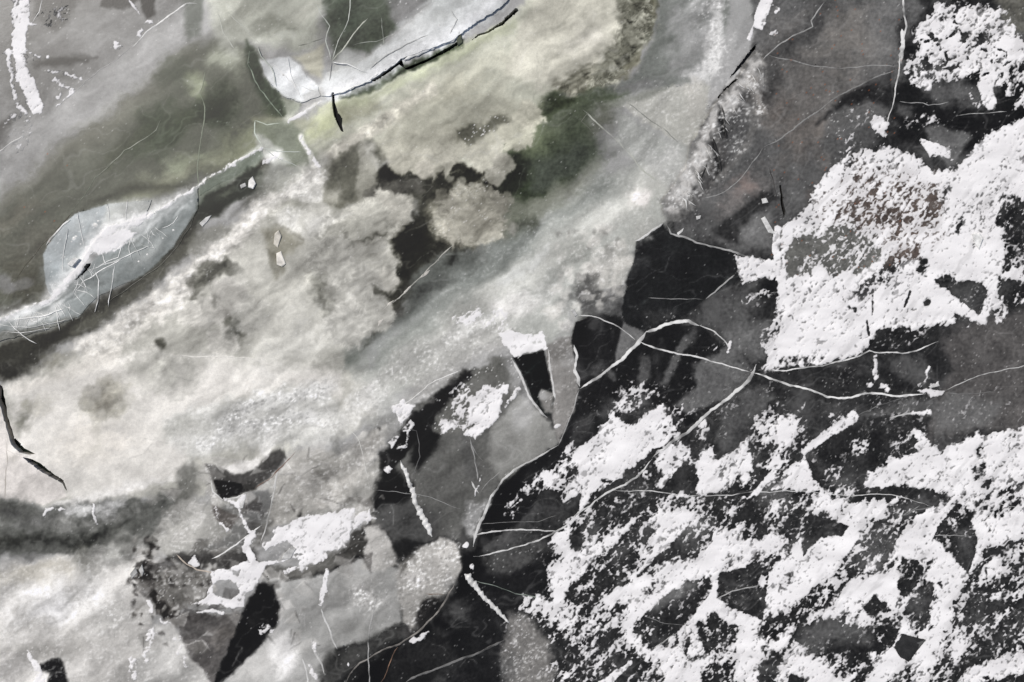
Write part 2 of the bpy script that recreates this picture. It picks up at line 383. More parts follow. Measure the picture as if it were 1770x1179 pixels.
# tufts
P([(340, 455), (395, 450), (400, 480), (360, 480), (330, 520), (325, 490)], (104, 104, 96), 10, .9, 8, 10, fur=.6)
P([(370, 500), (400, 540), (430, 560), (415, 600), (390, 570), (375, 530)], (100, 100, 92), 12, .85, 8, 10, fur=.6)
B(350, 520, 24, 14, (92, 92, 85), 10, .8, 8, 10, fur=.6)
B(405, 575, 18, 22, (76, 77, 72), 0, .8, 8, 10, fur=.6)
B(400, 490, 36, 12, (204, 202, 194), 10, .6, 8, 8, fur=.4)
B(278, 596, 12, 13, (66, 66, 60), 0, .95, 4, 4)
S([(190, 624), (260, 617), (330, 616), (400, 618), (455, 625)], 5, 4, (214, 212, 204), 4, .7, 4, 4)
# the inset of shards
P([(450, 400), (475, 395), (520, 405), (525, 420), (495, 440), (490, 465), (475, 485), (468, 450)], (132, 130, 116), 8, .85, 5, 5)
P([(462, 430), (470, 465), (478, 484), (490, 465), (485, 440)], (104, 102, 90), 5, .8, 4, 4)
P([(470, 375), (500, 355), (515, 380), (520, 400), (480, 395)], (206, 205, 196), 6, .7, 5, 7, gr=.6)
P([(505, 325), (555, 300), (555, 345), (525, 350)], (208, 206, 194), 7, .7, 5, 7, gr=.6)
# furry plateau by the channel
P([(560, 380), (640, 340), (720, 330), (715, 380), (680, 420), (690, 480), (650, 500), (660, 560), (610, 600), (560, 560), (530, 480)], (172, 171, 160), 8, .9, 8, 12, fur=.55)
P([(545, 480), (565, 470), (575, 520), (565, 545), (545, 530)], (112, 112, 104), 8, .7, 6, 10, fur=.6)
S([(600, 420), (640, 430), (670, 440)], 8, 8, (92, 92, 86), 7, .7, 4, 8, fur=.6)
S([(610, 470), (620, 520), (615, 560)], 6, 10, (122, 121, 114), 7, .7, 4, 8, fur=.6)
# ---- the dark channel
P([(650, 290), (700, 296), (790, 300), (840, 296), (870, 300), (880, 370), (860, 400), (830, 420), (790, 445), (745, 480), (700, 520), (655, 575), (625, 615), (612, 620), (625, 590), (665, 560), (655, 545), (640, 545), (655, 500), (690, 480), (688, 440), (672, 425), (655, 415), (690, 410), (720, 370), (722, 345), (700, 335), (660, 345), (640, 345), (650, 320)], (60, 60, 54), 6, 1, 5, 12, fur=.35)
P([(780, 300), (850, 295), (865, 320), (830, 335), (790, 330), (770, 315)], (44, 44, 38), 6, .7, 5, 9, spk=.8)
B(678, 304, 24, 9, (30, 31, 27), 0, .95, 4, 5)
B(690, 405, 22, 20, (42, 42, 38), 0, .8, 6, 8)
B(715, 445, 40, 24, (48, 49, 43), 30, .85, 6, 6)
P([(720, 480), (790, 430), (830, 425), (820, 460), (740, 530), (650, 590), (640, 585), (690, 530)], (90, 92, 88), 12, .9, 10, 5)
B(785, 450, 14, 9, 50, 20, .8, 4, 4)
B(745, 505, 36, 14, 58, 30, .7, 8, 5)
B(680, 540, 28, 18, (66, 65, 62), 40, .8, 8, 5)
P([(655, 330), (700, 318), (730, 325), (740, 350), (720, 365), (690, 350)], (96, 96, 88), 8, .6, 6, 10, fur=.5)
# tufts across it
P([(645, 360), (690, 335), (712, 340), (715, 365), (700, 385), (690, 400), (665, 395), (650, 380)], (178, 176, 164), 6, .9, 5, 9, fur=.5)
B(812, 372, 70, 50, (142, 140, 126), -10, 1, 8, 10, hard=.6, fur=.55, spk=.8)
B(800, 402, 52, 22, (176, 172, 158), 0, .75, 8, 10, fur=.55)
B(845, 345, 30, 34, (164, 161, 148), 0, .7, 8, 10, fur=.5)
B(770, 385, 26, 26, (164, 161, 148), 0, .6, 8, 10, fur=.5)
B(800, 325, 30, 14, (128, 126, 116), 0, .6, 6, 10, spk=.8)
B(855, 310, 12, 24, (160, 158, 146), 0, .7, 6, 8)
P([(690, 270), (720, 262), (780, 270), (800, 285), (760, 292), (740, 310), (715, 300), (695, 292)], (160, 158, 144), 6, .8, 5, 9, fur=.4)
B(640, 470, 40, 26, (176, 175, 164), 0, .8, 8, 10, fur=.6)
B(675, 490, 20, 10, (180, 178, 168), 20, .8, 4, 6, hard=.3)
B(640, 540, 34, 30, (170, 169, 160), 0, .85, 8, 10, fur=.6, hard=.3)
B(660, 430, 28, 14, (162, 161, 150), 0, .6, 6, 10, fur=.6)
# ---- big cream field at left
P([(8, 660), (120, 640), (240, 610), (420, 630), (590, 640), (600, 690), (480, 660), (400, 690), (330, 720), (330, 820), (260, 850), (130, 870), (20, 770)], (214, 211, 203), 18, .9, 14, 8, fur=.15)
S([(20, 668), (90, 655), (190, 615)], 16, 30, (216, 212, 202), 10, .8, 8, 6)
B(180, 685, 60, 40, (138, 136, 124), 10, .8, 14, 12, fur=.6)
B(180, 690, 20, 18, (106, 102, 92), 10, .6, 8, 10, fur=.6)
B(275, 635, 80, 24, (164, 164, 154), 8, .75, 14, 12, fur=.5)
B(300, 655, 50, 16, (152, 152, 144), 12, .6, 12, 12, fur=.5)
B(160, 770, 90, 50, (216, 211, 200), 10, .7, 14, 8)
B(60, 700, 40, 26, (176, 173, 160), 0, .6, 10, 8, fur=.3)
B(36, 725, 18, 38, (122, 122, 112), -20, .9, 8, 6)
B(45, 690, 20, 20, (160, 158, 144), 0, .6, 8, 8)
S([(165, 720), (170, 770), (150, 790)], 6, 4, (190, 187, 176), 10, .7, 8, 4)
P([(290, 720), (400, 690), (560, 670), (600, 720), (560, 780), (470, 770), (380, 780), (340, 800), (290, 760)], (196, 196, 190), 14, .8, 10, 10, gr=.5)
S([(380, 740), (450, 690), (560, 675)], 24, 34, (216, 216, 212), 14, .7, 10, 10, gr=1.6, spk=1.3)  # this and the next: sun glitter painted as pale strokes
S([(345, 770), (420, 740), (540, 725)], 18, 26, (214, 214, 210), 12, .7, 10, 10, gr=1.4, spk=1.2)
B(310, 740, 50, 24, (168, 168, 160), 20, .7, 10, 10, fur=.4)
B(440, 810, 60, 12, 168, 15, .6, 8, 8)
# white bottom rim and the dark beneath it
S([(125, 868), (180, 855), (230, 840), (300, 830)], 20, 12, (226, 224, 218), 8, .8, 6, 8, gr=.6)
P([(-90, 640), (-5, 665), (8, 720), (25, 775), (60, 800), (108, 838), (115, 858), (75, 872), (20, 862), (-90, 870)], (210, 205, 198), 3, 1, 3, 3)
B(20, 795, 18, 14, (180, 176, 168), 0, .7, 5, 4)
B(20, 760, 12, 40, (200, 196, 188), 0, .6, 5, 4)
P([(-90, 870), (10, 862), (60, 870), (75, 880), (110, 868), (200, 862), (310, 850), (320, 900), (250, 960), (180, 1000), (100, 960), (-90, 960)], (104, 105, 101), 9, 1, 8, 8, fur=.4)
S([(-40, 945), (60, 925), (120, 945), (220, 905)], 18, 16, (56, 57, 54), 16, .9, 12, 8)
S([(60, 900), (160, 912), (240, 880)], 10, 12, (150, 150, 145), 12, .6, 10, 8)
S([(-20, 905), (40, 900), (110, 915)], 6, 6, (140, 140, 136), 8, .5, 8, 8)
B(150, 935, 40, 12, (52, 53, 50), 25, .8, 8, 6)
B(20, 930, 50, 14, (58, 59, 55), 10, .7, 8, 6)
B(20, 885, 34, 14, 72, 0, .8, 6, 6)
S([(120, 885), (160, 878), (215, 868)], 14, 16, 190, 8, .75, 6, 8, gr=.5)
B(190, 885, 24, 18, 172, 20, .7, 6, 8, gr=.6)
B(250, 862, 12, 14, 178, 60, .7, 4, 5)
B(60, 900, 60, 16, 98, 10, .5, 10, 6, fur=.4)
P([(300, 860), (310, 810), (335, 795), (350, 820), (330, 880), (290, 890)], (112, 112, 107), 9, .9, 6, 6)
# lower left
P([(-90, 980), (60, 965), (140, 960), (250, 930), (260, 990), (270, 1060), (260, 1090), (300, 1085), (360, 1179), (390, 1260), (-90, 1260)], (190, 188, 182), 14, 1, 10, 8, spk=.5, gr=.35)
B(60, 990, 100, 24, (172, 168, 156), 8, .8, 12, 5)
B(205, 945, 60, 30, (150, 150, 144), 30, .9, 10, 6)
B(150, 970, 24, 40, (112, 112, 106), 20, .7, 10, 6)
B(85, 1045, 100, 50, (230, 229, 225), 20, .9, 12, 10, gr=.4)
B(92, 1055, 56, 32, (250, 249, 246), 30, 1, 8, 8)  # bright glare painted into the tone as near-white
B(50, 1095, 90, 20, (206, 204, 198), 5, .7, 10, 8)
B(80, 1125, 110, 20, (150, 148, 142), 8, .7, 10, 8, spk=.8)
B(20, 1150, 40, 30, (150, 148, 144), 0, .7, 8, 8)
B(200, 1060, 60, 40, (168, 167, 162), 30, .7, 10, 10, gr=.8, spk=1)
B(160, 1150, 40, 30, (190, 188, 182), 30, .6, 10, 10, gr=.5)
P([(70, 1148), (105, 1135), (112, 1155), (120, 1190), (80, 1190), (84, 1168), (68, 1158)], 42, 3, 1, 3, 4)
# rubble column
P([(258, 930), (275, 940), (262, 975), (270, 1010), (310, 1060), (330, 1085), (300, 1085), (268, 1060), (258, 1020), (240, 1000), (220, 1010), (240, 985), (250, 965)], (52, 50, 48), 5, .95, 5, 9, spk=1)
P([(262, 985), (330, 975), (370, 1000), (360, 1050), (320, 1045), (300, 1060), (275, 1030)], (124, 122, 117), 7, .9, 6, 10, spk=1.2, gr=.6)
B(340, 1020, 34, 24, (176, 174, 168), 10, .7, 6, 10, gr=.5)
P([(268, 1080), (300, 1085), (318, 1110), (345, 1150), (372, 1190), (240, 1260), (225, 1150), (255, 1120)], (178, 177, 172), 3, 1, 3, 3)
# around the broken triangle, bottom centre left
P([(330, 860), (360, 870), (470, 810), (600, 780), (660, 800), (650, 900), (600, 900), (480, 900), (440, 950), (370, 960), (290, 960), (260, 930), (290, 880)], (152, 151, 145), 8, 1, 6, 8, spk=.5, gr=.4)
B(320, 925, 60, 40, (168, 167, 160), 20, .8, 8, 10, gr=.5, spk=.7)
P([(380, 878), (470, 850), (475, 880), (440, 940), (400, 950), (350, 950), (400, 920)], (118, 118, 115), 4, .95, 3, 3)
P([(352, 795), (370, 800), (375, 830), (380, 880), (372, 900), (360, 860)], (176, 174, 168), 6, .8, 4, 7, gr=.9, spk=1.2)
P([(365, 805), (380, 810), (410, 820), (440, 818), (470, 795), (490, 775), (492, 795), (480, 815), (440, 845), (420, 855), (385, 852), (375, 840)], (66, 65, 63), 5, .95, 3, 4)
P([(367, 828), (400, 828), (420, 842), (418, 855), (385, 864), (374, 855)], (30, 30, 30), 3, 1, 3, 3, spk=.5)
P([(385, 808), (410, 800), (450, 790), (440, 805), (410, 822), (395, 818)], (214, 212, 206), 4, .95, 3, 3)
P([(480, 850), (500, 800), (570, 775), (600, 790), (620, 830), (600, 870), (560, 880), (480, 900), (470, 880)], (164, 162, 155), 8, .9, 6, 8, gr=.4, fur=.2)
B(560, 818, 18, 12, (92, 92, 88), -40, .7, 5, 7)
B(580, 770, 14, 26, (100, 100, 96), 0, .6, 5, 8, spk=1.3)
B(610, 790, 40, 26, (190, 188, 180), 30, .7, 6, 8, gr=.6)
B(640, 760, 46, 16, (196, 193, 184), 25, .7, 6, 8)
B(660, 730, 40, 30, (150, 150, 145), 0, .6, 8, 8, gr=.5, spk=.9)
B(500, 762, 44, 14, (140, 140, 135), 10, .6, 8, 10, gr=.7, spk=1.4)
P([(486, 790), (492, 775), (490, 800), (460, 830), (470, 805)], 70, 4, .8, 3, 4)
S([(517, 890), (521, 870), (516, 855)], 7, 3, 40, 2, .9, 2, 2)
B(655, 742, 6, 4, 40, -30, .9, 1, 2)
# dark band below
P([(290, 958), (360, 955), (440, 948), (470, 900), (440, 950), (450, 975), (380, 985), (330, 985)], (70, 69, 67), 6, .95, 4, 5)
P([(440, 972), (520, 985), (560, 960), (620, 945), (640, 920), (650, 935), (630, 955), (570, 985), (510, 1005), (460, 1000)], (98, 97, 93), 6, .95, 4, 5)
P([(605, 930), (640, 900), (645, 940), (620, 960), (590, 958)], (66, 65, 62), 6, .9, 4, 7, spk=1)
# plates, bottom centre
P([(300, 1065), (330, 1062), (420, 1060), (400, 1110), (368, 1180), (335, 1140), (315, 1105)], (94, 92, 90), 5, 1, 4, 6, fur=.5, spk=.6)
B(385, 1090, 36, 20, (124, 120, 115), 40, .6, 8, 12, fur=.8)
P([(420, 1058), (450, 1010), (475, 1010), (482, 1050), (475, 1080), (455, 1110), (400, 1165), (366, 1190), (400, 1110)], (34, 34, 34), 5, 1, 3, 4)
P([(456, 996), (500, 1005), (560, 992), (640, 960), (690, 985), (692, 1075), (640, 1105), (580, 1120), (555, 1179), (540, 1260), (360, 1260), (400, 1165), (455, 1110), (482, 1075), (482, 1040)], (160, 160, 156), 4, 1, 3, 4, spk=.25)
B(600, 1080, 90, 36, (134, 134, 130), 20, .6, 10, 5)
B(620, 1020, 70, 40, (176, 175, 170), 10, .8, 8, 8, gr=.5)
B(640, 1035, 56, 26, (190, 189, 184), 10, .8, 8, 8, gr=2.2, spk=2)
B(490, 1135, 36, 50, (206, 205, 201), 5, .8, 6, 4, hard=.1)
B(440, 1150, 60, 40, (182, 181, 176), 30, .8, 8, 5)
B(484, 1085, 12, 22, 178, -20, .5, 4, 4)
P([(560, 1125), (620, 1110), (690, 1085), (710, 1060), (700, 1100), (640, 1130), (600, 1160), (570, 1200), (550, 1180)], (72, 72, 70), 12, .9, 6, 5)
P([(630, 910), (655, 905), (680, 945), (688, 975), (660, 990), (625, 980), (632, 940)], (178, 176, 170), 4, .95, 3, 6, gr=.5)
P([(686, 980), (695, 960), (725, 942), (770, 930), (800, 945), (795, 985), (775, 1025), (740, 1055), (715, 1095), (695, 1075), (688, 1030)], (170, 168, 162), 4, 1, 4, 5, gr=.8, spk=.8)
B(720, 1000, 34, 26, (196, 194, 189), 10, .9, 6, 6, gr=2, spk=2)
B(775, 960, 22, 40, (184, 182, 176), 0, .8, 6, 8, gr=1.6, spk=2)
P([(690, 980), (700, 958), (722, 945), (705, 975), (692, 1000)], (112, 110, 106), 4, .8, 3, 4)
P([(735, 1030), (770, 1028), (755, 1055), (715, 1100), (705, 1110), (690, 1090), (715, 1085), (718, 1060)], (52, 51, 50), 7, .9, 4, 4)
B(790, 1030, 34, 50, 118, 20, .7, 8, 5)
# ---- the dark plates in the middle
P([(640, 860), (690, 800), (700, 790), (735, 740), (760, 710), (830, 745), (860, 690), (895, 675), (930, 715), (962, 745), (962, 770), (905, 805), (868, 830), (845, 865), (826, 910), (815, 945), (770, 925), (740, 935), (690, 940), (650, 900)], (102, 102, 99), 3, 1, 2, 3, spk=.3)
P([(895, 675), (935, 715), (962, 748), (962, 770), (905, 805), (868, 830), (845, 800), (850, 740)], (146, 146, 141), 8, .8, 6, 6)
B(900, 720, 30, 30, 168, 0, .6, 8, 5)
P([(710, 715), (735, 695), (760, 700), (765, 750), (745, 790), (725, 815), (712, 800), (716, 750)], 36, 8, .95, 4, 4)
P([(648, 850), (665, 800), (690, 815), (715, 840), (700, 870), (660, 880), (642, 885)], 36, 8, .95, 4, 4)
P([(800, 750), (820, 755), (826, 800), (825, 840), (800, 830)], 84, 10, .6, 4, 4)
P([(650, 880), (700, 870), (760, 880), (760, 930), (690, 945), (655, 905)], 78, 10, .8, 6, 5)
P([(690, 930), (745, 932), (690, 975), (680, 945)], 50, 7, .9, 4, 4)
P([(805, 870), (850, 865), (830, 905), (815, 940), (800, 905)], 150, 8, .8, 4, 6, gr=.8, spk=1)
P([(800, 915), (820, 935), (830, 965), (800, 975), (790, 945)], 56, 6, .9, 3, 5)
# speckled black strip and the clump's base
P([(712, 705), (740, 690), (795, 640), (830, 635), (895, 600), (905, 640), (890, 680), (845, 700), (815, 740), (770, 755), (752, 745), (730, 725)], (110, 110, 106), 4, 1, 3, 5, spk=1.5)
P([(712, 718), (795, 640), (820, 640), (790, 680), (755, 720), (752, 750), (725, 735)], (40, 40, 40), 6, .95, 4, 8, spk=1.2)
B(855, 630, 40, 16, (92, 92, 88), 30, .7, 5, 8, spk=1.5)
B(890, 620, 20, 50, 150, 0, .6, 6, 8)
S([(880, 610), (895, 660), (915, 690)], 26, 20, 168, 10, .7, 5, 6, gr=.5)
P([(720, 655), (760, 600), (840, 560), (890, 560), (880, 600), (800, 635), (740, 690), (705, 690)], (178, 177, 171), 12, .7, 8, 8, gr=.8, spk=1)
B(690, 650, 60, 30, (170, 170, 163), 30, .6, 10, 8, gr=.7, spk=.8)
P([(605, 600), (640, 570), (640, 620), (620, 660), (600, 640)], (140, 142, 136), 10, .7, 6, 6)
# dark hole with pale plates round it
P([(945, 595), (985, 580), (1000, 665), (1005, 690), (985, 720), (965, 765), (950, 700)], (134, 132, 128), 3, 1, 3, 3, spk=.6, gr=.4)
B(985, 620, 16, 20, 152, 0, .6, 5, 6)
P([(886, 618), (940, 605), (948, 640), (958, 690), (955, 715), (942, 720), (920, 690), (905, 650)], (34, 37, 36), 2, 1, 1, 1)
P([(930, 680), (945, 660), (958, 680), (955, 715), (940, 712)], (128, 126, 122), 4, .9, 3, 5, spk=1.5)
B(940, 685, 9, 10, 160, 0, .6, 2, 4)
# the two black plates
P([(988, 583), (995, 557), (1020, 549), (1040, 541), (1078, 556), (1113, 575), (1105, 592), (1060, 632), (1005, 668), (998, 650), (994, 610)], (34, 34, 34), 2, 1, 1, 1, spk=.15)
P([(1078, 556), (1113, 575), (1105, 592), (1064, 628), (1066, 600), (1072, 585)], 112, 3, .95, 2, 2)
B(1035, 640, 34, 22, 92, 30, .8, 6, 4)
P([(1100, 418), (1145, 387), (1158, 404), (1250, 431), (1335, 452), (1285, 480), (1222, 515), (1185, 545), (1118, 572), (1085, 562), (1075, 545), (1085, 480), (1098, 445)], (32, 33, 33), 2, 1, 2, 2, spk=.15)
P([(1150, 405), (1200, 420), (1185, 440), (1160, 455), (1145, 430)], (84, 88, 86), 12, .5, 4, 4)
S([(1155, 410), (1150, 440), (1135, 490), (1115, 520)], 12, 5, (72, 76, 74), 7, .6, 3, 3)
P([(1258, 440), (1285, 445), (1275, 470), (1260, 495), (1250, 470)], 86, 6, .8, 3, 4)
P([(1105, 530), (1180, 540), (1150, 560), (1110, 570)], 62, 10, .7, 5, 6, spk=1.2)
# long dark strip under the white crack
P([(1000, 680), (1063, 634), (1112, 592), (1150, 562), (1205, 560), (1255, 600), (1300, 645), (1240, 700), (1190, 740), (1150, 700), (1060, 720), (1010, 765), (975, 800), (900, 900), (835, 945), (820, 960), (835, 900), (860, 850), (905, 805), (966, 770), (990, 715)], (30, 30, 30), 3, 1, 2, 3, spk=.4)
P([(1200, 630), (1255, 600), (1300, 645), (1255, 690), (1190, 715), (1165, 700), (1205, 665)], 98, 6, .95, 6, 5)
B(1113, 640, 13, 34, 84, -8, .9, 3, 5, hard=.4)
S([(1185, 590), (1165, 625), (1150, 660)], 16, 12, 96, 5, .9, 3, 5)
B(1058, 648, 7, 16, 92, 30, .9, 2, 3, hard=.3)
B(1095, 690, 34, 22, 92, 0, .7, 6, 8)
B(1045, 690, 22, 16, 60, 0, .7, 6, 8)
S([(1010, 730), (985, 790)], 26, 20, 56, 10, .8, 5, 5)
S([(1200, 575), (1185, 600)], 20, 16, 82, 8, .8, 5, 5)
# bottom middle black ice and its frosted patch
P([(800, 960), (960, 922), (962, 1030), (900, 1050), (880, 1090), (860, 1190), (600, 1190), (690, 1112), (750, 1075), (790, 1010)], (32, 32, 32), 5, 1, 5, 4, spk=.3)
P([(830, 960), (930, 930), (955, 945), (900, 990), (840, 990)], (82, 82, 80), 12, .8, 6, 5, spk=1)
B(790, 1050, 36, 40, 100, 30, .7, 8, 5)
P([(655, 1190), (690, 1120), (760, 1090), (800, 1150), (760, 1200)], 62, 14, .7, 8, 6)
P([(885, 1060), (920, 1075), (945, 1110), (960, 1190), (880, 1200), (870, 1120)], (128, 126, 122), 12, .9, 6, 9, spk=1.6, gr=.8)
B(880, 1150, 30, 40, 84, 0, .6, 8, 8, spk=1.2)
# ---- the frosted ridge, its lit and shaded sides painted in
P([(1298, 84), (1312, 92), (1322, 120), (1316, 200), (1296, 250), (1258, 300), (1220, 345), (1170, 385), (1150, 385), (1140, 350), (1185, 290), (1190, 255), (1225, 195), (1242, 165)], (112, 111, 108), 7, 1, 6, 6, spk=.9, gr=.8)
S([(1308, 110), (1285, 150), (1255, 180), (1228, 215), (1212, 260), (1190, 310), (1165, 355)], 22, 28, (196, 194, 189), 8, .95, 5, 10, gr=1.2, spk=.9)  # sunlit left flank painted bright
S([(1300, 130), (1312, 190)], 16, 20, (150, 146, 140), 9, .8, 5, 9, gr=1.2, spk=2)
P([(1243, 180), (1252, 200), (1258, 240), (1248, 245), (1240, 215)], 32, 4, .95, 3, 4)  # shade in the slot painted near-black
S([(1262, 250), (1250, 290), (1235, 310)], 6, 5, 40, 4, .8, 3, 5)
S([(1222, 280), (1212, 310), (1196, 335)], 5, 4, 60, 4, .7, 3, 5)
S([(1264, 178), (1300, 150)], 4, 6, 200, 4, .6, 3, 6)
S([(1296, 160), (1268, 205), (1256, 250), (1236, 300), (1205, 345)], 16, 20, (58, 57, 56), 9, .7, 6, 8)  # shade of the right flank painted as a dark stroke
for i_ in range(16):
    t_ = i_ / 15; px_ = 1300 - 135 * t_; py_ = 125 + 225 * t_
    S([(px_ - 6, py_), (px_ + 14, py_ + 10), (px_ + 26, py_ + 30)], 7, 3, random.choice([206, 190, 70, 60]), 5, .55, 4, 6)
P([(1228, 232), (1238, 255), (1248, 290), (1244, 300), (1232, 268)], 34, 4, .95, 3, 4)
P([(1256, 200), (1285, 190), (1298, 220), (1280, 260), (1258, 285), (1250, 250)], 82, 8, .85, 4, 8, spk=1.8)
P([(1230, 130), (1300, 60), (1298, 84), (1245, 162), (1220, 195), (1224, 160)], 158, 4, .95, 3, 3)
S([(1258, 145), (1278, 122)], 5, 4, 205, 2, .8, 1, 2)
# ---- slabs and the pressure crest (colour of the raised pieces)
P([(75, 440), (82, 425), (110, 387), (130, 370), (190, 352), (262, 346), (250, 378), (185, 392), (160, 420), (130, 470), (90, 515), (80, 492), (76, 462)], (152, 159, 160), 2, 1, 1, 1)
P([(190, 352), (262, 346), (330, 322), (255, 376), (210, 392), (180, 390)], (170, 172, 166), 9, .8, 4, 4)
B(105, 480, 30, 34, (134, 142, 143), 40, .7, 10, 5)
B(150, 385, 40, 16, (172, 177, 176), 25, .6, 10, 5)
B(165, 389, 6, 4, (214, 217, 215), 10, .9, 1, 2, hard=.3)
B(128, 412, 4, 4, (226, 228, 226), 0, .9, 1, 1, hard=.3)
B(118, 455, 24, 10, (176, 181, 180), 60, .4, 8, 5)
P([(75, 440), (82, 425), (110, 387), (130, 370), (190, 352), (262, 346), (250, 378), (160, 420), (90, 515)], None, 4, .8, 1, 1, spk=1.0, fur=.3)
P([(342, 322), (343, 360), (325, 388), (300, 428), (250, 475), (215, 490), (170, 512), (135, 548), (80, 572), (0, 592), (-40, 600), (-40, 565), (0, 552), (60, 528), (92, 515), (150, 460), (200, 415), (255, 378)], (138, 144, 142), 3, 1, 2, 3)
S([(92, 512), (132, 468), (162, 420), (190, 394), (256, 374), (340, 325)], 26, 14, (232, 233, 230), 13, .9, 4, 6)
S([(-40, 566), (0, 553), (60, 530), (92, 514)], 16, 18, (226, 227, 224), 9, .85, 4, 6)
S([(200, 410), (260, 385), (320, 350)], 24, 18, (206, 209, 206), 14, .7, 6, 6)
B(195, 418, 40, 22, (244, 243, 240), 30, .9, 6, 6)
B(255, 440, 50, 26, (172, 176, 172), 40, .7, 8, 6)
B(60, 550, 60, 14, (190, 190, 186), 20, .7, 6, 6)
for i_ in range(40):
    t_ = random.random(); x_ = 20 + 300 * t_; y_ = 575 - 235 * t_ + random.uniform(-6, 30)
    S([(x_ - 30, y_ + 16), (x_, y_ + random.uniform(-3, 3)), (x_ + 30, y_ - 22)], random.uniform(1, 4), 1, random.choice([(214, 217, 214), (206, 209, 206), (92, 98, 95), (116, 122, 119)]), 4, random.uniform(.2, .5), 5, 5)
P([(-40, 575), (40, 570), (130, 548), (90, 572), (0, 598), (-40, 602)], (108, 108, 102), 5, .8, 4, 5, fur=.6)
S([(170, 470), (160, 495), (200, 480), (230, 455)], 8, 6, (118, 122, 120), 5, .6, 4, 6)
P([(342, 326), (372, 302), (450, 256), (456, 270), (440, 292), (400, 312), (345, 358)], (132, 139, 126), 4, .95, 3, 3)
S([(342, 322), (372, 300), (450, 256)], 6, 5, (196, 200, 190), 4, .85, 3, 3)
P([(585, 168), (640, 140), (695, 104), (700, 112), (785, 74), (800, 66), (802, 80), (760, 100), (700, 126), (640, 160), (600, 172)], (62, 70, 56), 4, 1, 3, 5, fur=.5)
S([(620, 152), (680, 126)], 12, 10, (96, 102, 86), 5, .6, 4, 6)
S([(600, 185), (700, 138), (800, 90), (880, 40)], 12, 14, (168, 174, 142), 12, .6, 8, 5)
P([(575, 166), (640, 142), (696, 102), (780, 72), (800, 58), (872, 8), (900, -40), (755, -40), (738, 10), (700, 45), (640, 96), (600, 118), (562, 125), (550, 150), (556, 168)], (176, 180, 178), 14, .9, 6, 5)
S([(570, 158), (640, 126), (696, 84), (790, 46), (850, 0)], 34, 44, (200, 203, 202), 12, .9, 6, 6)
S([(575, 160), (640, 134), (696, 97), (790, 58), (850, 8)], 14, 18, (222, 224, 224), 7, .8, 4, 6, gr=.4)
B(760, 30, 30, 16, (150, 153, 150), 30, .6, 8, 6); B(640, 112, 24, 10, (164, 168, 165), 30, .6, 6, 6)
B(720, 50, 50, 26, (192, 194, 192), 35, .6, 8, 6)
P([(450, 102), (478, 100), (500, 97), (515, 110), (530, 132), (550, 148), (556, 166), (520, 178), (488, 166), (470, 146), (456, 126)], (200, 203, 202), 3, 1, 2, 3)
B(500, 130, 22, 14, (218, 220, 219), 30, .7, 6, 5); B(540, 160, 20, 12, (176, 178, 175), 20, .6, 6, 5)
P([(520, 165), (556, 152), (565, 172), (530, 182)], (150, 150, 146), 5, .6, 3, 4)
P([(486, 170), (520, 178), (516, 195), (495, 208)], (168, 172, 156), 5, .8, 3, 3)
S([(500, 208), (540, 185), (556, 176)], 5, 4, (206, 206, 196), 4, .7, 3, 3)
# ---- second pass: plumes, clefts and lobes
P([(346, 340), (382, 320), (402, 314), (433, 290), (446, 292), (450, 316), (433, 334), (394, 354), (369, 374), (338, 392), (342, 360)], (54, 58, 52), 6, .95, 4, 5)
B(388, 332, 26, 12, (104, 108, 96), 35, .7, 5, 4)
P([(455, 292), (490, 285), (520, 290), (500, 320), (450, 345), (440, 320)], (128, 130, 121), 10, .7, 8, 5)
P([(491, 324), (550, 290), (556, 347), (534, 352), (509, 346)], (212, 211, 203), 5, .85, 3, 5, gr=.5)
P([(557, 291), (616, 246), (624, 306), (616, 354), (562, 330)], (96, 96, 87), 7, .85, 5, 6)
B(576, 338, 20, 17, (168, 167, 154), 10, .8, 6, 5)
P([(620, 250), (640, 270), (654, 306), (645, 335), (616, 358), (618, 300)], (142, 141, 130), 5, .8, 4, 6)
P([(631, 336), (660, 312), (728, 312), (735, 330), (690, 335), (650, 350)], (88, 87, 82), 7, .8, 6, 7)
B(675, 299, 26, 15, (28, 29, 25), -8, 1, 4, 6)
S([(560, 392), (600, 372), (645, 350)], 8, 6, (206, 205, 196), 6, .7, 3, 4)
B(548, 390, 46, 34, (214, 213, 206), 30, .75, 10, 5)
S([(478, 390), (500, 398), (524, 414)], 5, 4, (118, 116, 104), 4, .7, 3, 3)
P([(325, 420), (350, 400), (402, 386), (400, 400), (360, 424), (330, 445)], (116, 116, 108), 9, .75, 6, 6)
P([(340, 488), (352, 470), (385, 456), (410, 456), (420, 470), (385, 476), (355, 492)], (84, 84, 78), 6, .85, 5, 7)
S([(745, 296), (770, 290), (800, 291), (844, 303), (862, 335)], 9, 10, (36, 36, 31), 5, .9, 4, 7)
P([(742, 302), (770, 300), (786, 330), (776, 356), (750, 350), (728, 360)], (60, 60, 54), 6, .8, 5, 9)
for bx_, by_, r_ in [(778, 310, 7), (798, 312, 8), (836, 309, 6), (803, 327, 8), (815, 318, 5), (787, 322, 5), (826, 322, 5)]:
    B(bx_, by_, r_, r_ * .9, (136, 135, 124), 0, .8, 1, 2, hard=.4)
P([(862, 275), (900, 268), (918, 277), (912, 312), (880, 345), (866, 352), (862, 320)], (48, 51, 44), 7, .95, 4, 6)
P([(915, 280), (1007, 244), (1036, 266), (990, 310), (935, 340), (905, 330)], (82, 87, 79), 16, .85, 12, 5)
B(985, 200, 60, 26, (96, 101, 90), 30, .55, 12, 5)
B(1010, 300, 60, 24, (132, 135, 126), 35, .6, 14, 5)
P([(868, 350), (930, 335), (1000, 300), (1040, 280), (1010, 330), (930, 375), (870, 392)], (126, 128, 117), 16, .7, 12, 6)
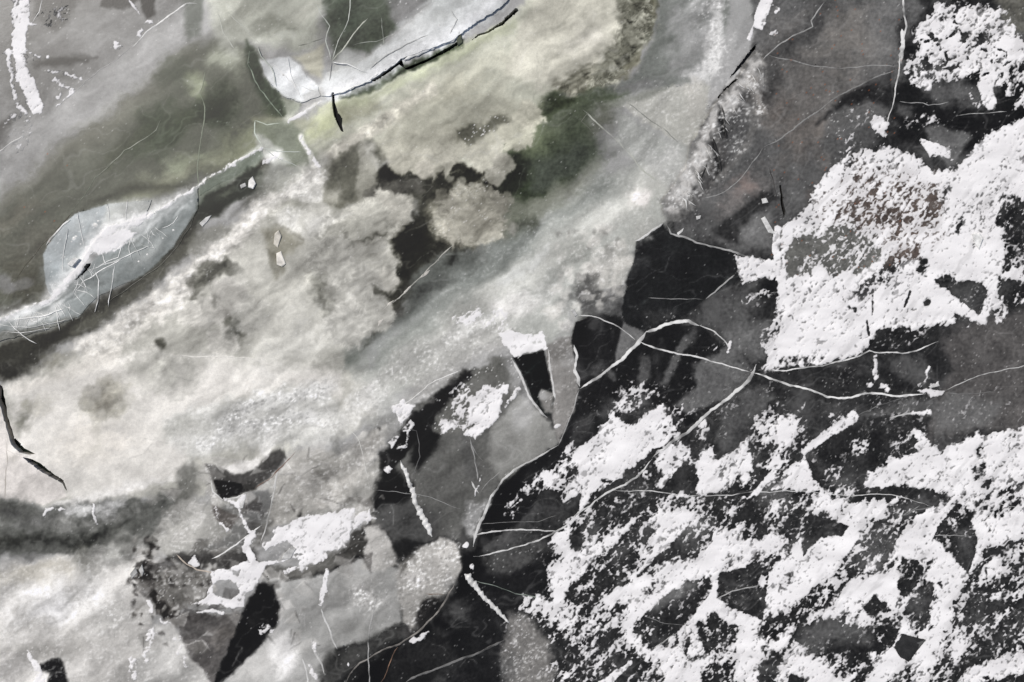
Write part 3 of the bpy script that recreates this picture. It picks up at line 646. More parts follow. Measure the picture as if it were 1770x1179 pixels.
B(905, 392, 36, 15, (78, 80, 73), 15, .85, 8, 6)
B(886, 395, 11, 12, (152, 151, 142), 0, .8, 3, 5, hard=.3)
P([(672, 402), (700, 385), (742, 400), (745, 420), (715, 455), (690, 485), (690, 440)], (40, 40, 35), 8, .9, 5, 6)
P([(720, 478), (790, 432), (860, 420), (930, 402), (860, 455), (780, 500), (690, 560)], (98, 101, 97), 18, .75, 12, 5)
B(740, 505, 44, 14, (62, 63, 61), 38, .7, 8, 5)
B(784, 446, 13, 9, (46, 47, 44), 20, .85, 3, 4)
S([(606, 628), (690, 560), (800, 490), (900, 420)], 22, 30, (146, 151, 145), 18, .55, 10, 5)
B(608, 622, 22, 26, (108, 112, 106), 30, .75, 6, 5)
S([(945, 432), (905, 470), (872, 488)], 12, 16, (196, 198, 193), 9, .7, 8, 8)
B(890, 532, 52, 24, (212, 209, 204), 10, .8, 8, 8)
S([(620, 690), (700, 630), (780, 590)], 26, 36, (182, 182, 176), 16, .6, 10, 8, gr=.8, spk=.8)
B(640, 672, 16, 9, (204, 203, 198), 30, .7, 5, 5)
P([(357, 802), (377, 809), (408, 822), (444, 809), (459, 787), (484, 774), (494, 792), (469, 817), (418, 839), (384, 866), (365, 829)], (76, 75, 73), 4, .95, 2, 3)
P([(367, 830), (416, 836), (423, 848), (386, 864), (371, 843)], (22, 22, 22), 2, 1, 1, 2)
P([(385, 808), (410, 804), (452, 790), (446, 806), (408, 821), (396, 818)], (216, 214, 208), 3, .95, 2, 3)
S([(456, 780), (466, 764), (474, 750)], 20, 18, (212, 211, 205), 5, .9, 2, 3)
P([(418, 853), (464, 845), (470, 873), (433, 922), (423, 884)], (114, 114, 112), 2, .95, 1, 2)
P([(365, 873), (415, 893), (395, 917), (372, 895)], (102, 98, 94), 3, .9, 2, 2)
P([(479, 827), (500, 785), (530, 774), (578, 784), (584, 822), (560, 850), (520, 884), (469, 911), (474, 860)], (162, 160, 153), 5, .85, 3, 6)
S([(556, 868), (600, 825), (625, 790), (648, 764)], 24, 34, (190, 187, 179), 9, .8, 5, 9, gr=.6)
for i_ in range(60):
    t_ = random.random(); B(556 + 92 * t_ + random.uniform(-26, 26), 868 - 104 * t_ + random.uniform(-26, 26), random.uniform(4, 9), random.uniform(4, 8), (208, 206, 198), 0, .55, 2, 3, hard=.3)
B(558, 822, 16, 9, (92, 91, 87), -30, .8, 3, 5)
S([(602, 862), (580, 885), (560, 893)], 6, 8, (104, 103, 99), 6, .7, 4, 6)
for i_ in range(90):   # frozen slush round the lower left rubble
    B(random.uniform(262, 372), random.uniform(975, 1060), random.uniform(3, 9), random.uniform(3, 7), random.choice([(206, 204, 198), (176, 174, 168), (58, 56, 54), (120, 118, 113)]), random.uniform(0, 90), .7, 2, 4, hard=.3)
for i_ in range(70):
    B(random.uniform(230, 300), random.uniform(930, 1085), random.uniform(3, 8), random.uniform(3, 7), random.choice([(40, 38, 37), (66, 64, 61), (150, 147, 141), (190, 187, 180)]), random.uniform(0, 90), .6, 2, 4, hard=.3)
for i_ in range(70):
    B(random.uniform(960, 1078), random.uniform(400, 535), random.uniform(4, 11), random.uniform(4, 9), random.choice([(206, 204, 196), (190, 188, 181), (120, 119, 114)]), random.uniform(0, 90), .5, 2, 5, hard=.2)
rp = random.Random(23)
for i_ in range(130):     # small angular fragments frozen together
    cx_, cy_ = rp.uniform(245, 665), rp.uniform(775, 1120)
    if (cx_ - 540) ** 2 / 90 ** 2 + (cy_ - 920) ** 2 / 45 ** 2 < 1 or (cx_ > 560 and cy_ > 1000): continue
    rr_ = rp.uniform(7, 26); n_ = rp.choice([3, 4, 4, 5]); a0_ = rp.uniform(0, 6.28)
    pts_ = [(cx_ + math.cos(a0_ + 6.283 * k_ / n_ + rp.uniform(-.5, .5)) * rr_ * rp.uniform(.6, 1.4), cy_ + math.sin(a0_ + 6.283 * k_ / n_ + rp.uniform(-.5, .5)) * rr_ * rp.uniform(.4, 1)) for k_ in range(n_)]
    c_ = rp.choice([(196, 194, 188), (176, 174, 168), (140, 138, 133), (108, 106, 102), (70, 68, 66), (52, 50, 49)]) if (cy_ > 860 and cx_ < 480) or (cy_ > 830 and cx_ > 600) else rp.choice([(200, 198, 192), (182, 180, 174), (152, 150, 145)])
    if cy_ < 840 and cx_ < 350: continue
    P(pts_, c_, 2, rp.uniform(.25, .6), 1, 2)
    S([pts_[0], pts_[1], pts_[2]], 1.2, 1.0, (222, 220, 214), 1.6, rp.uniform(.2, .6), 1, 2)
    if rp.random() < .5: S([pts_[1], pts_[2]], 2, 1, (44, 43, 42), 2, rp.uniform(.3, .7), 1, 2)
P([(420, 1058), (450, 1010), (475, 1010), (482, 1050), (475, 1080), (455, 1110), (400, 1165), (366, 1190), (400, 1110)], (34, 34, 34), 4, .85, 3, 4)
S([(418, 1120), (402, 1150)], 1.5, 1.5, 120, 2, .5, 2, 2)
P([(988, 583), (995, 557), (1020, 549), (1040, 541), (1078, 556), (1072, 585), (1064, 628), (1005, 668), (998, 650), (994, 610)], (30, 30, 30), 2, .97, 1, 1, spk=.2)
P([(1078, 556), (1113, 575), (1105, 592), (1064, 628), (1066, 600), (1072, 585)], 110, 3, .95, 2, 2)
B(1034, 642, 30, 20, 84, 30, .7, 6, 4)
P([(1100, 418), (1145, 387), (1158, 404), (1250, 431), (1300, 446), (1260, 495), (1222, 515), (1160, 520), (1085, 515), (1085, 480), (1098, 445)], (30, 31, 31), 3, .8, 2, 2, spk=.2)
P([(886, 618), (940, 605), (948, 640), (955, 680), (936, 672), (925, 695), (905, 650)], (28, 31, 30), 2, .95, 1, 1)
S([(905, 650), (925, 630), (938, 622)], 1.5, 1.5, (96, 104, 102), 3, .5, 2, 2)
# feathery lobes
for a_ in [(1040, 10, 100, (120, 120, 108)), (1062, 62, 58, (122, 122, 110)), (1030, 95, 60, (118, 118, 106)), (985, 118, 48, (124, 123, 110))]: T(*a_, a=1, amp=.62, ragged=.18)
P([(960, -70), (1062, -70), (1070, 45), (1048, 92), (1002, 122), (955, 148), (935, 160), (880, 120), (900, 40)], (198, 196, 180), 12, .95, 6, 9)
for a_ in [(755, 262, 46, (166, 164, 150)), (700, 268, 34, (162, 160, 146)), (840, 262, 40, (168, 166, 152)), (893, 232, 34, (170, 168, 152)), (870, 285, 20, (158, 156, 144)), (735, 292, 18, (168, 165, 152)), (856, 305, 18, (160, 158, 146)), (915, 200, 26, (166, 164, 148))]: T(*a_, amp=.14, a=.85)
P([(700, 190), (860, 150), (900, 200), (850, 250), (760, 250), (690, 250), (665, 230)], (164, 163, 147), 16, .7, 10, 9)
P([(790, 222), (820, 214), (836, 222), (852, 205), (874, 198), (880, 210), (852, 222), (830, 238), (812, 248), (797, 238)], (88, 88, 79), 6, .9, 4, 6, spk=2.4)
T(795, 378, 44, (142, 140, 128), amp=.2, ragged=.35)
T(838, 362, 42, (150, 148, 136), amp=.2, ragged=.4)
T(830, 392, 38, (156, 154, 141), sx=1.2, sy=.8, amp=.2, ragged=.4)
T(812, 372, 52, (148, 146, 133), sx=1.05, sy=.85, amp=.22, ragged=.35, a=.8)
T(868, 350, 18, (140, 138, 127), amp=.2, ragged=.4, a=.7)
T(770, 350, 22, (126, 124, 114), amp=.2, ragged=.4, a=.6)
T(812, 385, 50, (166, 163, 149), sx=1.15, sy=.6, amp=.2, a=.6)
for a_ in [(672, 368, 44, (170, 168, 157)), (640, 385, 44, (172, 171, 160)), (640, 455, 48, (156, 155, 146)), (668, 485, 24, (176, 174, 164)), (612, 500, 56, (158, 157, 149)), (648, 540, 36, (158, 157, 149)), (600, 560, 46, (166, 165, 157)), (575, 450, 46, (174, 173, 164))]: T(*a_, amp=.17, ragged=.2, a=.9)
S([(660, 405), (620, 418), (602, 425)], 9, 4, (66, 66, 60), 6, .8, 5, 8)
S([(700, 505), (665, 505), (650, 498)], 9, 5, (58, 58, 53), 5, .8, 4, 6)
P([(545, 478), (562, 470), (574, 520), (566, 542), (548, 528)], (112, 112, 104), 9, .6, 6, 10)
for a_ in [(395, 515, 36, (160, 158, 151)), (432, 545, 36, (166, 165, 157)), (362, 540, 30, (178, 176, 168)), (385, 590, 30, (184, 182, 174)), (330, 545, 26, (188, 186, 177))]: T(*a_, amp=.18, a=.75)
B(402, 566, 16, 26, (74, 75, 70), 0, .7, 6, 10)
B(376, 520, 14, 18, (88, 88, 82), 0, .6, 6, 10)
for a_ in [(180, 690, 40, (150, 147, 136)), (260, 640, 44, (170, 169, 160)), (310, 655, 40, (166, 165, 157))]: T(*a_, amp=.20, a=.45)
# veils and glows seen in the cloudy half
S([(362, -20), (375, 40), (402, 95)], 10, 18, (182, 184, 172), 12, .6, 6, 3)
S([(395, 10), (430, 55), (460, 85)], 5, 5, (188, 190, 178), 7, .5, 4, 3)
B(498, 203, 18, 12, (198, 200, 188), 30, .7, 4, 3)
B(270, 240, 90, 40, (62, 72, 55), 32, .65, 20, 3)
B(375, 190, 44, 46, (50, 59, 45), 30, .7, 16, 3)
B(315, 285, 60, 24, (148, 155, 130), 25, .65, 14, 3)
B(430, 350, 50, 16, (64, 65, 60), 38, .6, 8, 5)
S([(440, 372), (500, 335), (552, 298)], 20, 18, (222, 220, 212), 12, .55, 8, 8, gr=.8)
B(505, 375, 36, 22, (218, 217, 210), 40, .55, 8, 8, gr=.9)
B(600, 440, 70, 40, (176, 175, 166), 20, .5, 16, 8)
B(520, 600, 110, 40, (194, 193, 185), 20, .6, 16, 6)
B(480, 560, 90, 40, (168, 167, 159), 30, .6, 16, 8)
B(450, 470, 60, 40, (172, 171, 162), 30, .5, 16, 8)
B(1010, 70, 60, 40, (208, 205, 192), 40, .6, 14, 6)
B(700, 190, 90, 20, (198, 195, 178), 32, .6, 10, 8)
B(820, 560, 60, 30, (214, 213, 208), 30, .8, 10, 8, gr=.9)
B(920, 520, 70, 30, (196, 196, 190), 35, .6, 14, 8, gr=.6)
B(1110, 400, 34, 26, (178, 177, 170), 30, .5, 8, 8, gr=.7)
B(1160, 290, 40, 40, (190, 190, 185), 40, .6, 10, 8, gr=.6)
S([(1243, -20), (1236, 60), (1222, 120)], 22, 24, (214, 214, 210), 10, .7, 8, 10, gr=1.2, spk=1.6)
B(620, 700, 70, 26, (206, 205, 200), 20, .6, 12, 8, gr=.9)
B(560, 735, 60, 20, (198, 197, 192), 15, .5, 10, 8, gr=1.1)
B(620, 820, 40, 30, (188, 186, 178), 40, .6, 8, 9, gr=.7)
B(540, 845, 46, 30, (186, 184, 177), 30, .5, 8, 8)
B(490, 1128, 30, 36, (224, 223, 219), 5, .7, 4, 3, hard=.2)
B(110, 870, 40, 10, (236, 234, 228), 8, .7, 5, 6)
#---PAINT-END

# fine structure: crystal streaks, crust, bubbles
_b2 = fbm(X + 6 * R.wxs, Y + 6 * R.wys, 15, 3, 181, ang=25, stretch=1.3)
fur = .55 * _b + .75 * _b2 + .5 * streak + .15 * billow
cl = fbm(X, Y, 30, 4, 101)
fine = fbm(X, Y, 5.5, 2, 111)
band = fbm(X + 22 * R.wxl, Y + 22 * R.wyl, 24, 4, 301, ang=37, stretch=5.0)
band2 = fbm(X + 30 * R.wxl, Y + 30 * R.wyl, 60, 4, 311, ang=37, stretch=3.5)
left0 = sstep(0, 60, (1240 - X) - (Y - 100) * .42)
green0 = sstep(0, 60, 480 - X) * sstep(0, 60, 400 - Y)
cream0 = sstep(0, 80, 360 - X) * sstep(0, 60, Y - 620) * sstep(0, 60, 900 - Y)
left0 = left0 * (1 - .55 * cream0)
lum = C.mean(axis=2)
pale = sstep(.25, .6, lum)
FURS = np.where(FUR < .33, FUR * .35, np.clip(FUR, 0, .6) * .75)
mod = 1 + FURS * fur * .85 + (.18 * smoke + .20 * band * left0 + .27 * band2 * left0 + .05 * cl + .03 * _b2) * pale + .06 * fine * pale + (.26 * smoke + .34 * cl + .34 * fine) * (1 - pale) * (1 - .45 * left0) * (1 - .5 * green0) + .22 * band * (1 - pale) * left0
C *= mod[..., None]
# pale filaments hanging in the ice
fil = np.abs(fbm(X + 26 * R.wxl, Y + 26 * R.wyl, 60, 3, 161, ang=25, stretch=2.2))
C += (col(190) - C) * (.16 * sstep(.035, .0, fil) * sstep(.1, .35, smoke + .25) )[..., None]
# sun sparkle on frost crystals of the crust, painted as short white dashes
gl = .62 * fbm(X + 4 * R.wxs, Y + 4 * R.wys, 6.0, 2, 171, ang=18, stretch=1.7) + .62 * fbm(X, Y, 5.0, 2, 173)
C += (col(246) - C) * (np.clip(GR, 0, 1.6) * .75 * sstep(.08, .36, gl) * sstep(-.25, .15, cl))[..., None]
C -= C * (np.clip(GR, 0, 1.6) * .13 * sstep(-.1, -.35, gl))[..., None]
right_ = sstep(0, 80, X + .9 * Y - 1450) * sstep(.42, .2, C.mean(axis=2))
frost = sstep(.08, .5, fbm(X + 30 * R.wxl, Y + 30 * R.wyl, 75, 5, 191, gain=.6))
C += (col(140) - C) * (.32 * right_ * frost)[..., None]
rh = random.Random(11)
for i_ in range(190):
    hx, hy = rh.uniform(980, 1780), rh.uniform(-20, 1190)
    if hx + .9 * hy < 1480: continue
    g_ = rh.choice([rh.gauss(35, 14), rh.gauss(-8, 10), rh.gauss(75, 14)]); L_ = rh.uniform(30, 150); g_ = math.radians(g_)
    p0 = (hx, hy); p2 = (hx + math.cos(g_) * L_, hy - math.sin(g_) * L_); p1 = ((p0[0] + p2[0]) / 2 + rh.uniform(-6, 6), (p0[1] + p2[1]) / 2 + rh.uniform(-6, 6))
    w, m = R.stroke([p0, p1, p2], .4, .4, 1.6, 6, 3)
    if w is not None: C[w] += (col(150) - C[w]) * (m * rh.uniform(.10, .34))[..., None]
for i_ in range(240):
    hx, hy = rh.uniform(-20, 1250), rh.uniform(-20, 1190)
    low = hy > 780 and hx > 240
    if hx + .9 * hy > 1560 and not low: continue
    g_ = math.radians(rh.choice([rh.gauss(35, 12), rh.gauss(100, 25), rh.gauss(-20, 15)])); L_ = rh.uniform(12, 60 if low else 110)
    p0 = (hx, hy); p2 = (hx + math.cos(g_) * L_, hy - math.sin(g_) * L_); p1 = ((p0[0] + p2[0]) / 2 + rh.uniform(-5, 5), (p0[1] + p2[1]) / 2 + rh.uniform(-5, 5))
    w, m = R.stroke([p0, p1, p2], .4, .4, 1.7, 8, 3)
    if w is not None: C[w] += (col(rh.choice([226, 226, 70])) - C[w]) * (m * rh.uniform(.08, .36 if low else .22))[..., None]
dots = rng.rand(R.H, R.W)
clump = sstep(-.15, .35, fbm(X, Y, 26, 3, 121))
dm = (dots > 1 - .022 * SPK * (.25 + 1.6 * clump)).astype(np.float32) * (.35 + .65 * rng.rand(R.H, R.W))
C += (col(225) - C) * (dm * np.clip(.35 + .35 * SPK, 0, .95))[..., None]  # sparkle on the ridge is painted along with the frost dots
rust = (rng.rand(R.H, R.W) > .9955 + .0035 * (X < 700)) & (((X < 140) & (Y > 260) & (Y < 420)) | ((X > 1330) & (X < 1560) & (Y < 480)))
C[rust] = C[rust] * .3 + col((150, 84, 50)) * .7
left = sstep(0, 60, (1240 - X) - (Y - 100) * .42)[..., None] * .9
C = C + left * (C - .60) * .20 * sstep(.02, .2, C)
lm = C.mean(axis=2, keepdims=True)
C = lm + (C - lm) * (1 - .22 * left * sstep(.3, .6, lm))
C = np.clip(C, .03, .97)

def to_lin(c): return np.where(c <= .04045, c / 12.92, ((c + .055) / 1.055) ** 2.4)
lum = C.mean(axis=2, keepdims=True)
C = C * (1 - .30 * sstep(.26, .08, lum))
ALB = np.minimum(to_lin(C) * 0.97, .92).astype(np.float32)
# relief of the crust (metres)
ZR = (.006 * np.clip(GR, 0, 1.6) * gl + .004 * FURS * fur).astype(np.float32)

# ================================================================ materials
def ice_material():
    m = bpy.data.materials.new('lake_ice'); m.use_nodes = True
    nt = m.node_tree; b = nt.nodes['Principled BSDF']
    at = nt.nodes.new('ShaderNodeAttribute'); at.attribute_name = 'tone'
    ag = nt.nodes.new('ShaderNodeAttribute'); ag.attribute_name = 'crust'
    tc = nt.nodes.new('ShaderNodeNewGeometry')
    nz = nt.nodes.new('ShaderNodeTexNoise'); nz.inputs['Scale'].default_value = 14.0; nz.inputs['Detail'].default_value = 3.0
    nt.links.new(tc.outputs['Position'], nz.inputs['Vector'])
    nf = nt.nodes.new('ShaderNodeTexNoise'); nf.inputs['Scale'].default_value = 22.0; nf.inputs['Detail'].default_value = 2.0
    nt.links.new(tc.outputs['Position'], nf.inputs['Vector'])
    mr = nt.nodes.new('ShaderNodeMapRange'); mr.inputs[1].default_value = .3; mr.inputs[2].default_value = .7; mr.inputs[3].default_value = .93; mr.inputs[4].default_value = 1.07
    nt.links.new(nf.outputs[0], mr.inputs[0])
    mx = nt.nodes.new('ShaderNodeVectorMath'); mx.operation = 'SCALE'
    nt.links.new(at.outputs['Color'], mx.inputs[0]); nt.links.new(mr.outputs[0], mx.inputs['Scale'])
    nt.links.new(mx.outputs[0], b.inputs['Base Color'])
    ad = nt.nodes.new('ShaderNodeMath'); ad.operation = 'MULTIPLY_ADD'; ad.inputs[1].default_value = .22; ad.inputs[2].default_value = .03
    nt.links.new(ag.outputs['Fac'], ad.inputs[0])
    bp = nt.nodes.new('ShaderNodeBump'); bp.inputs['Distance'].default_value = .03
    nt.links.new(ad.outputs[0], bp.inputs['Strength']); nt.links.new(nz.outputs[0], bp.inputs['Height'])
    nt.links.new(bp.outputs[0], b.inputs['Normal'])
    b.inputs['Roughness'].default_value = .32
    b.inputs['Specular IOR Level'].default_value = .18
    return m
ICE = ice_material()

def snow_material():
    m = bpy.data.materials.new('snow'); m.use_nodes = True
    nt = m.node_tree; b = nt.nodes['Principled BSDF']
    tc = nt.nodes.new('ShaderNodeNewGeometry')
    nz = nt.nodes.new('ShaderNodeTexNoise'); nz.inputs['Scale'].default_value = 1.5; nz.inputs['Detail'].default_value = 7.0
    mp = nt.nodes.new('ShaderNodeMapping'); mp.inputs['Rotation'].default_value = (0, 0, math.radians(-50)); mp.inputs['Scale'].default_value = (.45, 1.3, 1)
    nt.links.new(tc.outputs['Position'], mp.inputs['Vector']); nt.links.new(mp.outputs[0], nz.inputs['Vector'])
    cr = nt.nodes.new('ShaderNodeValToRGB')
    cr.color_ramp.elements[0].position = .3; cr.color_ramp.elements[0].color = (.70, .69, .685, 1)
    cr.color_ramp.elements[1].position = .7; cr.color_ramp.elements[1].color = (.90, .89, .88, 1)
    nt.links.new(nz.outputs[0], cr.inputs[0])
    ac = nt.nodes.new('ShaderNodeAttribute'); ac.attribute_name = 'cover'     # thin snow lets the ice show through
    mc = nt.nodes.new('ShaderNodeMix'); mc.data_type = 'RGBA'
    au = nt.nodes.new('ShaderNodeAttribute'); au.attribute_name = 'under'; nt.links.new(au.outputs['Color'], mc.inputs['A'])
    nt.links.new(ac.outputs['Fac'], mc.inputs['Factor']); nt.links.new(cr.outputs[0], mc.inputs['B'])
    nt.links.new(mc.outputs['Result'], b.inputs['Base Color'])
    n3 = nt.nodes.new('ShaderNodeTexNoise'); n3.inputs['Scale'].default_value = 9.0; n3.inputs['Detail'].default_value = 5.0
    nt.links.new(tc.outputs['Position'], n3.inputs['Vector'])
    bp = nt.nodes.new('ShaderNodeBump'); bp.inputs['Distance'].default_value = .012; bp.inputs['Strength'].default_value = .2
    nt.links.new(n3.outputs[0], bp.inputs['Height']); nt.links.new(bp.outputs[0], b.inputs['Normal'])
    b.inputs['Roughness'].default_value = .8; b.inputs['Specular IOR Level'].default_value = .15
    return m
SNOW = snow_material()

_tm = {}
def tone_material(c, rough=.5):
    if isinstance(c, (int, float)): c = (c, c, c * .985)
    key = (tuple(c), rough)
    if key in _tm: return _tm[key]
    m = bpy.data.materials.new('healed_ice'); m.use_nodes = True
    nt = m.node_tree; b = nt.nodes['Principled BSDF']
    l = to_lin(np.array(c, np.float64) / 255) * .9
    tc = nt.nodes.new('ShaderNodeNewGeometry')
    nz = nt.nodes.new('ShaderNodeTexNoise'); nz.inputs['Scale'].default_value = 5.0; nz.inputs['Detail'].default_value = 5.0
    nt.links.new(tc.outputs['Position'], nz.inputs['Vector'])
    cr = nt.nodes.new('ShaderNodeValToRGB')
    cr.color_ramp.elements[0].position = .32; cr.color_ramp.elements[0].color = (*[v * .62 for v in l], 1)
    cr.color_ramp.elements[1].position = .62; cr.color_ramp.elements[1].color = (*[min(.9, v * 1.12) for v in l], 1)
    nt.links.new(nz.outputs[0], cr.inputs[0]); nt.links.new(cr.outputs[0], b.inputs['Base Color'])
    b.inputs['Roughness'].default_value = rough; b.inputs['Specular IOR Level'].default_value = .25
    _tm[key] = m
    return m

def water_material():
    m = bpy.data.materials.new('lake_water'); m.use_nodes = True
    nt = m.node_tree; b = nt.nodes['Principled BSDF']
    nz = nt.nodes.new('ShaderNodeTexNoise'); nz.inputs['Scale'].default_value = 3.0
    cr = nt.nodes.new('ShaderNodeValToRGB')
    cr.color_ramp.elements[0].color = (.004, .007, .004, 1); cr.color_ramp.elements[1].color = (.010, .015, .009, 1)
    nt.links.new(nz.outputs[0], cr.inputs[0]); nt.links.new(cr.outputs[0], b.inputs['Base Color'])
    b.inputs['Roughness'].default_value = .08; b.inputs['Specular IOR Level'].default_value = .3
    return m

def far_ice_material():
    m = bpy.data.materials.new('far_ice'); m.use_nodes = True
    nt = m.node_tree; b = nt.nodes['Principled BSDF']
    tc = nt.nodes.new('ShaderNodeNewGeometry')
    n_a = nt.nodes.new('ShaderNodeTexNoise'); n_a.inputs['Scale'].default_value = .16; n_a.inputs['Detail'].default_value = 9.0; n_a.inputs['Roughness'].default_value = .62
    nt.links.new(tc.outputs['Position'], n_a.inputs['Vector'])
    cr = nt.nodes.new('ShaderNodeValToRGB')
    e = cr.color_ramp.elements
    e[0].position = .40; e[0].color = (.018, .018, .018, 1); e[1].position = .60; e[1].color = (.80, .79, .78, 1)
    k = e.new(.50); k.color = (.09, .09, .088, 1); k = e.new(.545); k.color = (.28, .28, .27, 1)
    nt.links.new(n_a.outputs[0], cr.inputs[0]); nt.links.new(cr.outputs[0], b.inputs['Base Color'])
    b.inputs['Roughness'].default_value = .45
    return m

# ================================================================ mesh builders
def link(o, parent=None, kind=None, label=None, cat=None, group=None):
    COL.objects.link(o)
    if parent is not None: o.parent = parent
    if kind: o['kind'] = kind
    if label: o['label'] = label
    if cat: o['category'] = cat
    if group: o['group'] = group
    return o

def raw_mesh(name, V, quads=None, tris=None, smooth=True):
    me = bpy.data.meshes.new(name)
    V = np.asarray(V, np.float32)
    nq = 0 if quads is None else len(quads); ntr = 0 if tris is None else len(tris)
    me.vertices.add(len(V)); me.vertices.foreach_set('co', V.ravel())
    idx = []; start = []; tot = []
    p = 0
    if nq:
        idx.append(np.asarray(quads, np.int32).ravel()); start.append(np.arange(nq, dtype=np.int32) * 4); tot.append(np.full(nq, 4, np.int32)); p = nq * 4
    if ntr:
        idx.append(np.asarray(tris, np.int32).ravel()); start.append(p + np.arange(ntr, dtype=np.int32) * 3); tot.append(np.full(ntr, 3, np.int32))
    idx = np.concatenate(idx); start = np.concatenate(start)
    me.loops.add(len(idx)); me.loops.foreach_set('vertex_index', idx)
    me.polygons.add(len(start)); me.polygons.foreach_set('loop_start', start)
    if smooth: me.polygons.foreach_set('use_smooth', np.ones(len(start), bool))
    me.update(calc_edges=True)
    return me

def set_attrs(me, tone, crust):
    a = me.attributes.new('tone', 'FLOAT_COLOR', 'POINT')
    rgba = np.ones((len(tone), 4), np.float32); rgba[:, :3] = tone
    a.data.foreach_set('color', rgba.ravel())
    a = me.attributes.new('crust', 'FLOAT', 'POINT'); a.data.foreach_set('value', np.asarray(crust, np.float32))

VX, VY = R.X.copy(), R.Y.copy()              # vertex positions in photo pixels, snapped to the breaks below
LAB = np.zeros((R.H - 1, R.W - 1), np.int32) # which piece each cell of the sheet belongs to
CX, CY = R.X[:-1, :-1] + R.st / 2, R.Y[:-1, :-1] + R.st / 2

def claim(pts, lab):
    xs = [p[0] for p in pts]; ys = [p[1] for p in pts]
    w = R.window(min(xs) - 8, min(ys) - 8, max(xs) + 8, max(ys) + 8)
    wc = (slice(w[0].start, min(w[0].stop, R.H - 1)), slice(w[1].start, min(w[1].stop, R.W - 1)))
    LAB[wc] = np.where(inside(CX[wc], CY[wc], pts), lab, LAB[wc])
    # snap the vertices beside the outline on to it
    x, y = R.X[w], R.Y[w]
    n = len(pts); best = np.full(x.shape, 1e9, np.float32); bx = x.copy(); by = y.copy()
    for i in range(n):
        ax, ay = pts[i]; ex, ey = pts[(i + 1) % n]; dx, dy = ex - ax, ey - ay
        t = np.clip(((x - ax) * dx + (y - ay) * dy) / (dx * dx + dy * dy + 1e-9), 0, 1)
        qx, qy = ax + t * dx, ay + t * dy
        d = np.hypot(x - qx, y - qy); k = d < best
        best = np.where(k, d, best); bx = np.where(k, qx, bx); by = np.where(k, qy, by)
    k = best < R.st * .62
    VX[w] = np.where(k, bx, VX[w]); VY[w] = np.where(k, by, VY[w])

def jag(pts, amp=1.6, step=9, seed=0, closed=True):
    """breaks are never straight: subdivide an outline and shake it"""
    r = random.Random(seed * 77 + len(pts)); out = []
    n = len(pts)
    for i in range(n if closed else n - 1):
        (ax, ay), (bx, by) = pts[i], pts[(i + 1) % n]
        L = math.hypot(bx - ax, by - ay); k = max(1, int(L / step))
        for j in range(k):
            t = j / k; a = 0 if j == 0 else amp
            out.append((ax + (bx - ax) * t + r.uniform(-a, a), ay + (by - ay) * t + r.uniform(-a, a)))
    if not closed: out.append(pts[-1])
    return out

def piece(name, lab, zfun=None, skirt=.06, bevel=0.0):
    """mesh of all cells with this label: top surface with relief and side walls going down"""
    j, i = np.nonzero(LAB == lab)
    if len(j) == 0: return None
    a = j * R.W + i; q = np.stack([a + R.W, a + R.W + 1, a + 1, a], 1)
    used, inv = np.unique(q.ravel(), return_inverse=True)
    q = inv.reshape(-1, 4)
    px, py = VX.ravel()[used], VY.ravel()[used]
    z = ZR.ravel()[used].copy()
    if zfun is not None: z = z + zfun(px, py)
    V = np.stack([wx(px), wy(py), z], 1)
    e = np.concatenate([q[:, [0, 1]], q[:, [1, 2]], q[:, [2, 3]], q[:, [3, 0]]])
    key = np.sort(e, 1); key = key[:, 0].astype(np.int64) * len(used) + key[:, 1]
    u, first, cnt = np.unique(key, return_index=True, return_counts=True)
    be = e[first[cnt == 1]]
    bv, binv = np.unique(be.ravel(), return_inverse=True)
    low = V[bv].copy(); low[:, 2] = -skirt
    top = V[bv].copy()                       # own ring of vertices so the rim stays sharp
    n0 = len(V); V2 = np.concatenate([V, top, low])
    bi = binv.reshape(-1, 2)
    sk_ = np.stack([n0 + bi[:, 1], n0 + bi[:, 0], n0 + len(bv) + bi[:, 0], n0 + len(bv) + bi[:, 1]], 1)
    tone = ALB.reshape(-1, 3)[used]; cr = GR.ravel()[used]
    me = raw_mesh(name, V2, quads=np.concatenate([q, sk_]))
    set_attrs(me, np.concatenate([tone, tone[bv], tone[bv] * .9]), np.concatenate([cr, cr[bv], cr[bv]]))
    me.materials.append(ICE)
    return bpy.data.objects.new(name, me)

